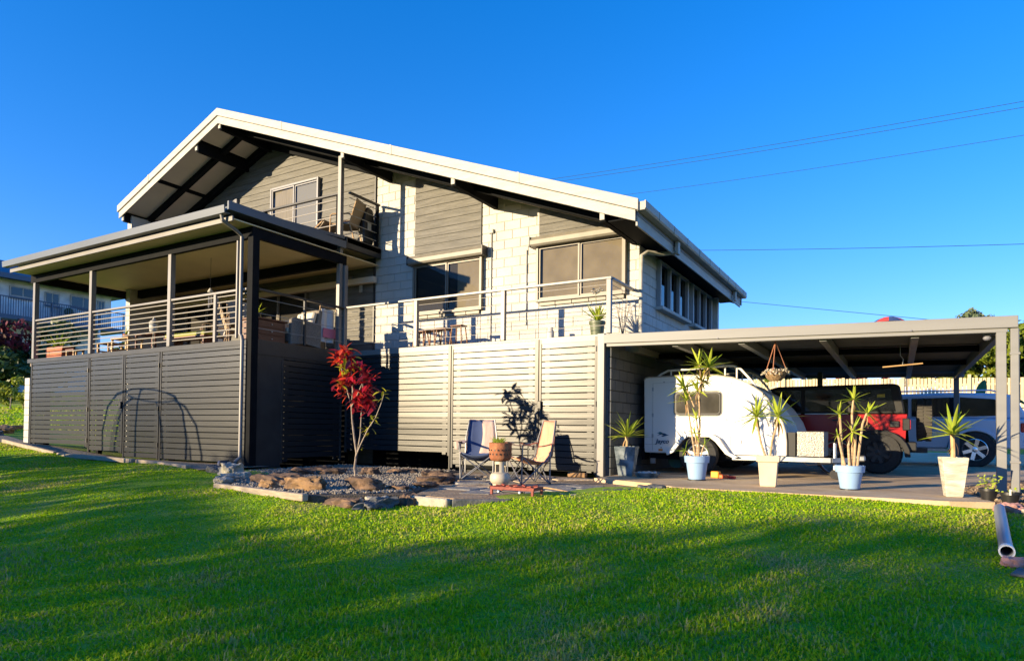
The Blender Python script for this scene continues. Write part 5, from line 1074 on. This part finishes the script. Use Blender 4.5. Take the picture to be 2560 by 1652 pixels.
# ---------------------------------------------------------------- neighbour's house up the slope
nh = thing('neighbour_house', 'white two-storey house with blue-grey roof and long balcony up the slope', 'house', (-54,22,2))
NW = mat('neighbour_white', (.86,.87,.88), .8, c2=(.46,.50,.55), ns=1); NB = mat('neighbour_blue', (.05,.085,.15), .5, c2=(.065,.10,.17), ns=1); NG = mat('neighbour_glass', (.02,.035,.05), .1, spec=.7)
MB().box(-58,-50.02,8,26.5,7.6,10.1).build('wall', NW, nh); MB().box(-58,-51.6,8,26.4,1.5,7.4).build('lower_wall', NW, nh)
MB().prism([(-49.0,10.08),(-49.0,10.28),(-54.5,12.2),(-60,10.28),(-60,10.08)], 'y', 7.4, 27.4).build('roof', NB, nh); MB().box(-49.05,-48.97,7.4,27.4,9.98,10.3).build('fascia', NB, nh)
MB().box(-51.6,-48.6,8,26.8,7.35,7.62).build('balcony_floor', NB, nh)
for (y0, y1, z0, z1) in ((20.15,21.5,9.1,9.62),(22.2,22.95,8.9,9.6),(23.8,25.3,9.0,9.65),(25.6,25.95,9.0,9.6),(16.5,18.5,8.9,9.62)):
    w = MB().box(-50.02,-49.94,y0-.08,y1+.08,z0-.08,z1+.08).build('window', W, nh); m2 = (y0+y1)/2
    MB().box(-49.938,-49.92,y0,m2-.04,z0,z1).build('pane', NG, w); MB().box(-49.938,-49.92,m2+.04,y1,z0,z1).build('pane', NG, w); MB().box(-49.94,-49.86,y0-.1,y1+.1,z0-.2,z0-.1).build('sill', NB, w)
rl = MB().box(-48.70,-48.62,8,26.8,8.72,8.78).build('balcony_rail', NB, nh)
b = MB(); y = 8.
while y < 26.8: b.box(-48.68,-48.65,y,y+.035,7.62,8.72); y += .14
o = b.build('balusters', NB, nh); o['kind'] = 'stuff'
for y in (10,13,16,19,22,25,26.7): MB().box(-48.74,-48.58,y-.06,y+.06,1.8,7.35 if y < 26 else 8.72).build('balcony_post', NW, nh); MB().box(-48.72,-48.6,y-.05,y+.05,7.62,8.78).build('rail_post', NB, nh)
ac = thing('air_conditioner', 'white air conditioner unit on the neighbour balcony', 'air conditioner', (-49.6,23.45,7.62))
MB().box(-49.9,-49.45,23.0,23.9,7.7,8.75).build('case', W, ac, bev=.02); MB().lathe([(.30,0),(.30,.03),(.05,.035)], (-49.45,23.4,8.42), 20, 'x').build('fan_grille', FOLD, ac)
# shrubs on the bank at the left
for i, (c, r, n, mm, lb_) in enumerate((((-40.,14.3,4.6),1.9,3000,FOLR,'dark red flowering hedge below the neighbour balcony'),((-37.5,14.2,3.0),1.5,2600,FOLD,'dark green shrub under the red hedge'),((-38.5,17.,3.6),1.7,2600,FOLD,'dense dark shrub on the bank behind the deck'),((-37.,19.5,3.2),1.6,2200,FOL,'green shrub on the bank behind the deck'))):
    tree('hedge_shrub', lb_, (c[0],c[1],g1(c[0],c[1])-.1), c[2]-g1(c[0],c[1]), blobset(c, r, 12, 60+i, 1.1, 1.1, .8), n, .16, mm, 60+i, .08, cat='shrub')
for i in range(5):
    x, y = -33.2+i*.55, 13.0+i*.25; tree('flowering_plant', ('yellow-green bank plant closest to the red hedge','yellow-green bank plant beside the one by the red hedge','middle yellow-green plant of the five on the bank','yellow-green bank plant second from the deck end','yellow-green bank plant closest to the deck')[i], (x,y,g1(x,y)), .9, blobset((x,y,g1(x,y)+.55), .5, 6, 80+i), 420, .09, FOLY, 80+i, .03, None, 'plant')
for i, (x, y) in enumerate(((-23.5,9.4),(-22.9,9.0),(-24.2,9.9),(-22.2,8.6))): rock(x, y, g1(x,y)+.02, .35, .22, .12, ROCKO if i != 3 else ROCKD, ('orange rock on the bank edge beyond the pier','orange rock nearest the pale pier','orange rock farthest up the bank edge','dark rock between the pier and the tarp')[i], 90+i, i)
t = thing('tarp', 'pale blue folded tarp on the grass beyond the timber edging', 'tarp', (-20.9,7.3,g1(-20.9,7.3))); P = [[(-.55+1.1*i/6, -.3+.6*j/4, .05+.03*math.sin(i*1.3+j)) for j in range(5)] for i in range(7)]; MB().grid(P).build('sheet', mat('blue_tarp', (.42,.58,.72), .6), t, local=True, smooth=True, solid=.01)

# ---------------------------------------------------------------- unseen hedge added to shade the lawn and trampoline
SD = Vector((.521,.8537,0)); PD = Vector((.8537,-.521,0)); S0 = -22.
PR = [(-60,.3),(-40,-.7),(-24,-.8),(-18.7,-.8),(-16.6,-.6),(-15.2,-.1),(-14.2,.35),(-13.2,.55),(-12.2,.45),(-11,.15),(-10,-.05),(-9,-.15),(-8,-.22),(-6.4,-.18),(-5.7,.12),(-5.2,.45),(-4.8,.82),(-4,1.0),(0,1.1),(25,1.2)]  # hedge top heights, shaped to set where its shadow ends on lawn and screens
def pz(t_): return float(np.interp(t_, [p[0] for p in PR], [p[1] for p in PR]))+math.tan(SUN_EL)*22
shade_hedge = thing('hedge', 'tall loose unseen hedge added to shade the lawn', 'hedge', (*(SD*S0).xy, -1.2)); b = MB(); bl = []
b = MB()
for t_ in np.arange(-58, 25, 1.6):
    p = SD*S0+PD*float(t_); zt = pz(t_)
    b.tube([(p.x,p.y,-1.4),(p.x+.1,p.y,zt*.4),(p.x-.1,p.y+.1,zt-.3)], [.07,.05,.02], 6)
b.build('branches', BARKW, shade_hedge); q = np.random.default_rng(8); n = 104000; tt = -58+83*q.random(n); tt = tt[(tt > -9.5) | (q.random(n) < .5)]; n = len(tt); V = []; F = []  # leaves thinned on the left so more sun reaches the lawn
for i in range(n):
    top = pz(tt[i]); c = Vector((*(SD*(S0+q.uniform(-.7,.7))+PD*float(tt[i])).xy, -1.2+(top+1.15)*q.random()**.8))
    d = Vector(q.normal(size=3)).normalized(); e = d.orthogonal().normalized()*.12; f2 = d.cross(e).normalized()*.08; V += [tuple(c-e), tuple(c+f2), tuple(c+e), tuple(c-f2)]; F.append((4*i,4*i+1,4*i+2,4*i+3))
b = MB(); b.v = V; b.f = F; o = b.build('leaves', FOL, shade_hedge, fix=False); o['kind'] = 'stuff'
tp = thing('trampoline', 'round trampoline with curved net poles on the lawn', 'trampoline', (-17.15,4.05,g1(-17.15,4.05)))
b = MB(); b.tube([(1.5*math.cos(6.2832*i/32),1.5*math.sin(6.2832*i/32),.8) for i in range(33)], .04, 8); b.build('frame_ring', GALV, tp, local=True); MB().lathe([(1.3,.79),(1.3,.80)], n=32).build('bed', BLACK, tp, local=True)
NET = glass_mat('net', (.80,.80,.80), 1.01)
for k in range(6):
    a = 6.2832*k/6+.25; c, s = math.cos(a), math.sin(a); MB().tube([(1.62*c,1.62*s,0),(1.66*c,1.66*s,.8),(1.68*c,1.68*s,1.5),(1.5*c,1.5*s,2.1),(1.15*c,1.15*s,2.45),(.8*c,.8*s,2.55)], .03, 8).build('net_pole', FRAME, tp, local=True, smooth=True)
MB().tube([(.8*math.cos(6.2832*i/24),.8*math.sin(6.2832*i/24),2.55) for i in range(25)], .02, 6).build('top_ring', FRAME, tp, local=True)
MB().grid([[(r*math.cos(6.2832*i/24),r*math.sin(6.2832*i/24),z) for r, z in ((1.4,.82),(1.3,1.6),(1.05,2.2),(.8,2.5))] for i in range(25)]).build('net', NET, tp, local=True)
# ---------------------------------------------------------------- things on the deck, verandah and balcony
DZ = 2.362
tb = thing('planter_trough', 'terracotta trough with spiky green plant at the end of the deck', 'planter', (-19.15,8.85,DZ))
MB().prism([(-.40,0),(.40,0),(.44,.30),(.47,.30),(.47,.36),(-.47,.36),(-.47,.30),(-.44,.30)], 'y', -.14, .14).build('trough', TERRA, tb, local=True, bev=.01); MB().box(-.42,.42,-.11,.11,.361,.366).build('soil', SOIL, tb, local=True)
rosette(tb, (-.10,0,.36), 20, .95, 5, 85, 'd', 70); rosette(tb, (.15,0,.36), 14, .6, 5, 85, 'y', 71)
st = thing('step_stool', 'little brown wooden stool between the trough and the deck post', 'stool', (-18.2,8.78,DZ)); MB().box(-.2,.2,-.14,.14,.20,.24).build('seat', DWOOD, st, local=True, bev=.006)
for x in (-.17,.17):
    for y in (-.11,.11): MB().box(x-.02,x+.02,y-.02,y+.02,0,.2).build('leg', WOOD, st, local=True)
def low_table(label, x, y, w, d, h, m_, rz=0):
    t = thing('low_table', label, 'table', (x,y,DZ), rz)
    for i in range(4): MB().box(-w/2, w/2, -d/2+d*i/4+.005, -d/2+d*(i+1)/4-.005, h-.03, h).build('plank', m_, t, local=True, bev=.004)
    for sx in (-1,1):
        for sy in (-1,1): MB().box(sx*(w/2-.04)-.02, sx*(w/2-.04)+.02, sy*(d/2-.04)-.02, sy*(d/2-.04)+.02, 0, h-.032).build('leg', m_, t, local=True)
        MB().box(sx*(w/2-.04)-.012, sx*(w/2-.04)+.012, -d/2+.06, d/2-.06, .12, .16).build('stretcher', m_, t, local=True)
    return t
low_table('blonde slatted table near the deck post, lowest of the timber pieces', -16.9, 8.95, .55, .40, .34, WOOD); low_table('blonde slatted table standing beside the white lantern', -16.05, 8.9, .7, .42, .40, WOOD, .05); low_table('red-brown slatted table behind the blonde ones', -16.3, 9.7, .9, .5, .62, DWOOD)
pp = thing('herb_pot', 'small herb in a pot on the slatted table', 'plant', (-16.1,8.9,DZ+.40)); MB().lathe([(.05,0),(.075,.11),(.08,.11),(.07,.09)], n=14).build('pot', TERRA, pp, local=True, smooth=True); rosette(pp, (0,0,.10), 12, .5, 5, 95, 'd', 77)
ln = thing('lantern', 'white lantern on a stand by the deck railing', 'lantern', (-15.05,8.95,DZ))
MB().cyl((0,0,0),(0,0,.50),.018).build('stand', BLACK, ln, local=True); MB().lathe([(.12,0),(.12,.02)], n=16).build('base', BLACK, ln, local=True); MB().lathe([(.07,.50),(.09,.52),(.10,.70),(.09,.71)], n=16).build('shade', W, ln, local=True, smooth=True); MB().lathe([(.12,.71),(.03,.80),(.01,.86)], n=16).build('cap', W, ln, local=True, smooth=True)
be = thing('bench', 'long bench with lime green cushion behind the deck railing', 'bench', (-13.95,9.2,DZ)); MB().box(-.75,.75,-.22,.22,.30,.34).build('seat', DWOOD, be, local=True); MB().box(-.74,.74,-.21,.21,.342,.42).build('cushion', mat('lime_fabric', (.40,.44,.06), .9), be, local=True, bev=.02)
for x in (-.65,.65): MB().box(x-.03,x+.03,-.18,.18,0,.30).build('leg', DWOOD, be, local=True)
def sling_chair(label, loc, rz, m_, f_m, group=None):
    t = thing('sling_chair', label, 'chair', loc, rz, group)
    for s in (-1,1):
        MB().tube([(s*.27,-.27,0),(s*.27,-.25,.62),(s*.27,-.2,.65),(s*.27,.22,.64),(s*.27,.30,.60)], .017, 8).build('side_frame', f_m, t, local=True, smooth=True); MB().tube([(s*.25,.34,0),(s*.25,.22,.42),(s*.25,.30,.70),(s*.25,.40,1.0)], .017, 8).build('back_leg', f_m, t, local=True, smooth=True); MB().tube([(s*.25,-.26,.42),(s*.25,.22,.40)], .015, 8).build('seat_rail', f_m, t, local=True)
    MB().grid([[(x,-.26+.48*i/5,.42-.03*math.sin(math.pi*i/5)) for x in (-.24,.24)] for i in range(6)]).build('seat', m_, t, local=True, solid=.01); MB().grid([[(x,.22+.18*i/6,.42+.58*i/6-.0) for x in (-.24,.24)] for i in range(7)]).build('back', m_, t, local=True, solid=.01)
    return t
SL1 = mat('taupe_sling', (.36,.28,.20), .8, c2=(.30,.23,.16), ns=30); SL2 = mat('pale_sling', (.55,.50,.44), .8); BRZ = mat('bronze_tube', (.30,.21,.13), .4, .3)
sling_chair('bronze sling chair behind the deck corner, lowest at the railing', (-11.95,9.0,DZ), R(60), SL1, BRZ); sling_chair('pale sling chair at the middle of the deck railing', (-13.75,9.6,DZ), R(-30), SL2, BRZ); sling_chair('taupe sling chair behind the thin baluster', (-12.75,9.5,DZ), R(150), SL1, BRZ)
wt = thing('wind_chime', 'white wind chime hanging under the deck ceiling', 'chime', (-13.9,9.6,3.8)); MB().lathe([(.05,.0),(.07,.02),(.02,.10)], n=12).build('cap', W, wt, local=True)
for k in range(5): MB().cyl((.04*math.cos(k*1.257),.04*math.sin(k*1.257),-.02),(.04*math.cos(k*1.257),.04*math.sin(k*1.257),-.25-.03*k),.008,n=6).build('tube', ALUW, wt, local=True)
MB().cyl((0,0,.1),(0,0,.82),.004,n=4).build('cord', BLACK, wt, local=True)
# chest, plant and wicker chair at the side of the deck
ch = thing('drawer_chest', 'red-brown wooden drawer chest at the deck corner', 'chest', (-11.42,9.2,DZ)); MB().box(-.22,.22,-.42,.30,.02,.50).build('carcass', DWOOD, ch, local=True, bev=.006); MB().box(-.26,.26,-.46,.34,.502,.54).build('top', DWOOD, ch, local=True, bev=.008)
for k in range(3): o = MB().box(.222,.236,-.38,.26,.06+.15*k,.19+.15*k).build('drawer', DWOOD, ch, local=True, bev=.004); MB().lathe([(.012,0),(.015,.02)], (.237,-.06,.125+.15*k), 8, 'x').build('knob', STEEL, o, local=True)
pp = thing('spiky_plant', 'spiky green plant in a small pot on the drawer chest', 'plant', (-11.4,8.95,DZ+.542)); MB().lathe([(.06,0),(.085,.12),(.09,.12),(.08,.1)], n=14).build('pot', BLACK, pp, local=True, smooth=True); rosette(pp, (0,0,.10), 18, .62, 5, 80, 'y', 90)
WICK = mat('grey_wicker', (.26,.225,.19), .85, c2=(.15,.13,.11), ns=40, bump=1., bs=45); CUSH = mat('cream_cushion', (.62,.55,.45), .9)
def wicker(label, loc, rz):
    t = thing('wicker_armchair', label, 'armchair', loc, rz)
    for s in (-1,1): MB().prism([(-.40,.06),(-.38,.62),(-.30,.66),(.30,.60),(.40,.55),(.40,.04),(.30,.07),(.0,.11),(-.30,.08)], 'x', s*.37-.05, s*.37+.05).build('arm', WICK, t, local=True, bev=.012)
    MB().prism([(.30,.10),(.40,.10),(.52,.92),(.42,.94)], 'x', -.318, .318).build('back', WICK, t, local=True, bev=.012); MB().box(-.318,.318,-.38,.30,.14,.32).build('base', WICK, t, local=True, bev=.01)
    MB().box(-.31,.31,-.40,.29,.322,.44).build('seat_cushion', CUSH, t, local=True, bev=.03); MB().prism([(.17,.45),(.29,.45),(.41,.86),(.30,.88)], 'x', -.29, .29).build('back_cushion', CUSH, t, local=True, bev=.03)
    for x in (-.37,.37):
        for y in (-.36,.36): MB().box(x-.025,x+.025,y-.025,y+.025,0,.07).build('leg', FASC, t, local=True)
    return t
wicker('grey wicker armchair with pale cushion at the right side of the deck', (-11.5,10.0,DZ), R(-4)); wicker('grey wicker armchair against the boarded wall behind the chest', (-12.6,11.3,DZ), R(35))
tw = thing('beach_towel', 'white and pink towel hanging beside the wicker armchair', 'towel', (-11.25,10.75,DZ)); MB().grid([[(.0+.03*math.sin(j*1.7), -.2+.4*j/6, .25+.75*i/6) for j in range(7)] for i in range(7)]).build('cloth', mat('white_cloth', (.68,.68,.70), .9), tw, local=True, solid=.012); MB().box(.045,.055,-.19,.19,.35,.56).build('stripe', mat('pink_cloth', (.70,.20,.28), .9), tw, local=True)
for y in (-.24,.24): MB().cyl((0,y,0),(0,y,1.05),.014,n=8).build('rack_post', WOOD, tw, local=True)
MB().cyl((0,-.24,1.05),(0,.24,1.05),.014,n=8).build('rack_bar', WOOD, tw, local=True)
# verandah: four wooden stools, pots
for i, (x, h) in enumerate(((-9.02,.44),(-8.72,.45),(-8.42,.46),(-8.02,.50))):
    t = thing('bar_stool', ('wooden stool on the verandah, lowest of four in a row','wooden stool on the verandah, second in the row of four','wooden stool on the verandah, third in the row of four','wooden stool on the verandah with the tallest seat of the row')[i], 'stool', (x,11.35,DZ), group='stools on the verandah')
    MB().box(-.15,.15,-.12,.12,h-.035,h).build('seat', DWOOD, t, local=True, bev=.012)
    for sx in (-1,1):
        for sy in (-1,1): MB().tube([(sx*.16,sy*.12,0),(sx*.11,sy*.08,h-.03)], .014, 7).build('leg', mat('red_oak', (.22,.10,.045), .5), t, local=True)
        MB().cyl((sx*.145,-.105,.15),(sx*.145,.105,.15),.008,n=6).build('rung', MATS['red_oak'], t, local=True)
vp = thing('flower_pot', 'green pot with a white-flowered plant at the verandah corner', 'plant', (-4.86,11.35,DZ)); MB().lathe([(.11,0),(.14,.30),(.155,.30),(.155,.35),(.135,.35),(.13,.31)], n=20).build('pot', mat('dark_green_pot', (.10,.12,.07), .5), vp, local=True, smooth=True); MB().lathe([(.13,.31),(.12,.32)], n=14).build('soil', SOIL, vp, local=True)
rosette(vp, (0,0,.34), 24, 1.0, 4, 60, 'y', 95, wide=.7); b = MB()
for i in range(10): c = Vector((rnd.uniform(-.12,.1), rnd.uniform(-.08,.08), .93+rnd.uniform(-.05,.06))); b.lathe([(.01,-.01),(.035,.0),(.01,.02)], c, 6)
b.build('flowers', W, vp, local=True); MB().tube([(0,0,.33),(-.02,0,.6),(-.04,0,.92)], .006, 5).build('flower_stem', FOL, vp, local=True)
jr = thing('jar', 'small pale jar on the verandah floor below the window', 'jar', (-6.02,11.7,DZ)); MB().lathe([(.06,0),(.075,.05),(.075,.28),(.05,.32),(.055,.36)], n=18).build('body', W, jr, local=True, smooth=True)
bp_ = thing('potted_twig', 'bare twiggy plant in a black pot at the house corner', 'plant', (-4.55,11.85,DZ)); MB().lathe([(.13,0),(.18,.14),(.19,.14),(.17,.12)], n=18).build('pot', BLACK, bp_, local=True, smooth=True)
for i in range(9): a = i*.7; MB().tube([(0,0,.1),(.05*math.cos(a),.05*math.sin(a),.35),(.16*math.cos(a),.10*math.sin(a),.75+.04*(i%3))], [.008,.006,.003], 5).build('twig', BARKW, bp_, local=True)
# balcony: sling chair, lounger, black folded chairs
BZ = 5.032
sling_chair('brown sling chair on the upstairs balcony beside the pillar', (-11.35,11.35,BZ), R(-70), SL1, WOOD); lo_ = thing('sun_lounger', 'low brown sun lounger on the upstairs balcony', 'lounger', (-12.3,11.35,BZ))
MB().grid([[(-.55+1.1*i/8, y, .34+(.22*max(0,(i-5)/3)**1.5)-.05*math.sin(i*.4)) for y in (-.28,.28)] for i in range(9)]).build('sling', SL1, lo_, local=True, solid=.012)
for y in (-.29,.29): MB().tube([(-.56,y,.34),(.1,y,.33),(.55,y,.58)], .018, 8).build('side_rail', WOOD, lo_, local=True)
for x in (-.45,.15):
    for y in (-.28,.28): MB().cyl((x,y,0),(x,y,.33),.016,n=8).build('leg', WOOD, lo_, local=True)
fk = thing('folded_chair', 'black folded camp chair leaning on the balcony return rail', 'chair', (-11.12,11.85,BZ)); MB().prism([(-.16,.10),(.12,.05),(.20,.25),(.22,.60),(.14,.95),(-.04,1.0),(-.14,.85),(-.20,.5)], 'x', -.10, .06).build('cover', BLACK, fk, local=True, bev=.03)
for y in (-.12,.12): MB().cyl((-.03,y,0),(-.02,y*.6,.95),.012,n=8).build('frame', GALV, fk, local=True)
MB().box(.062,.07,-.06,.06,.42,.60).build('label_patch', W, fk, local=True)
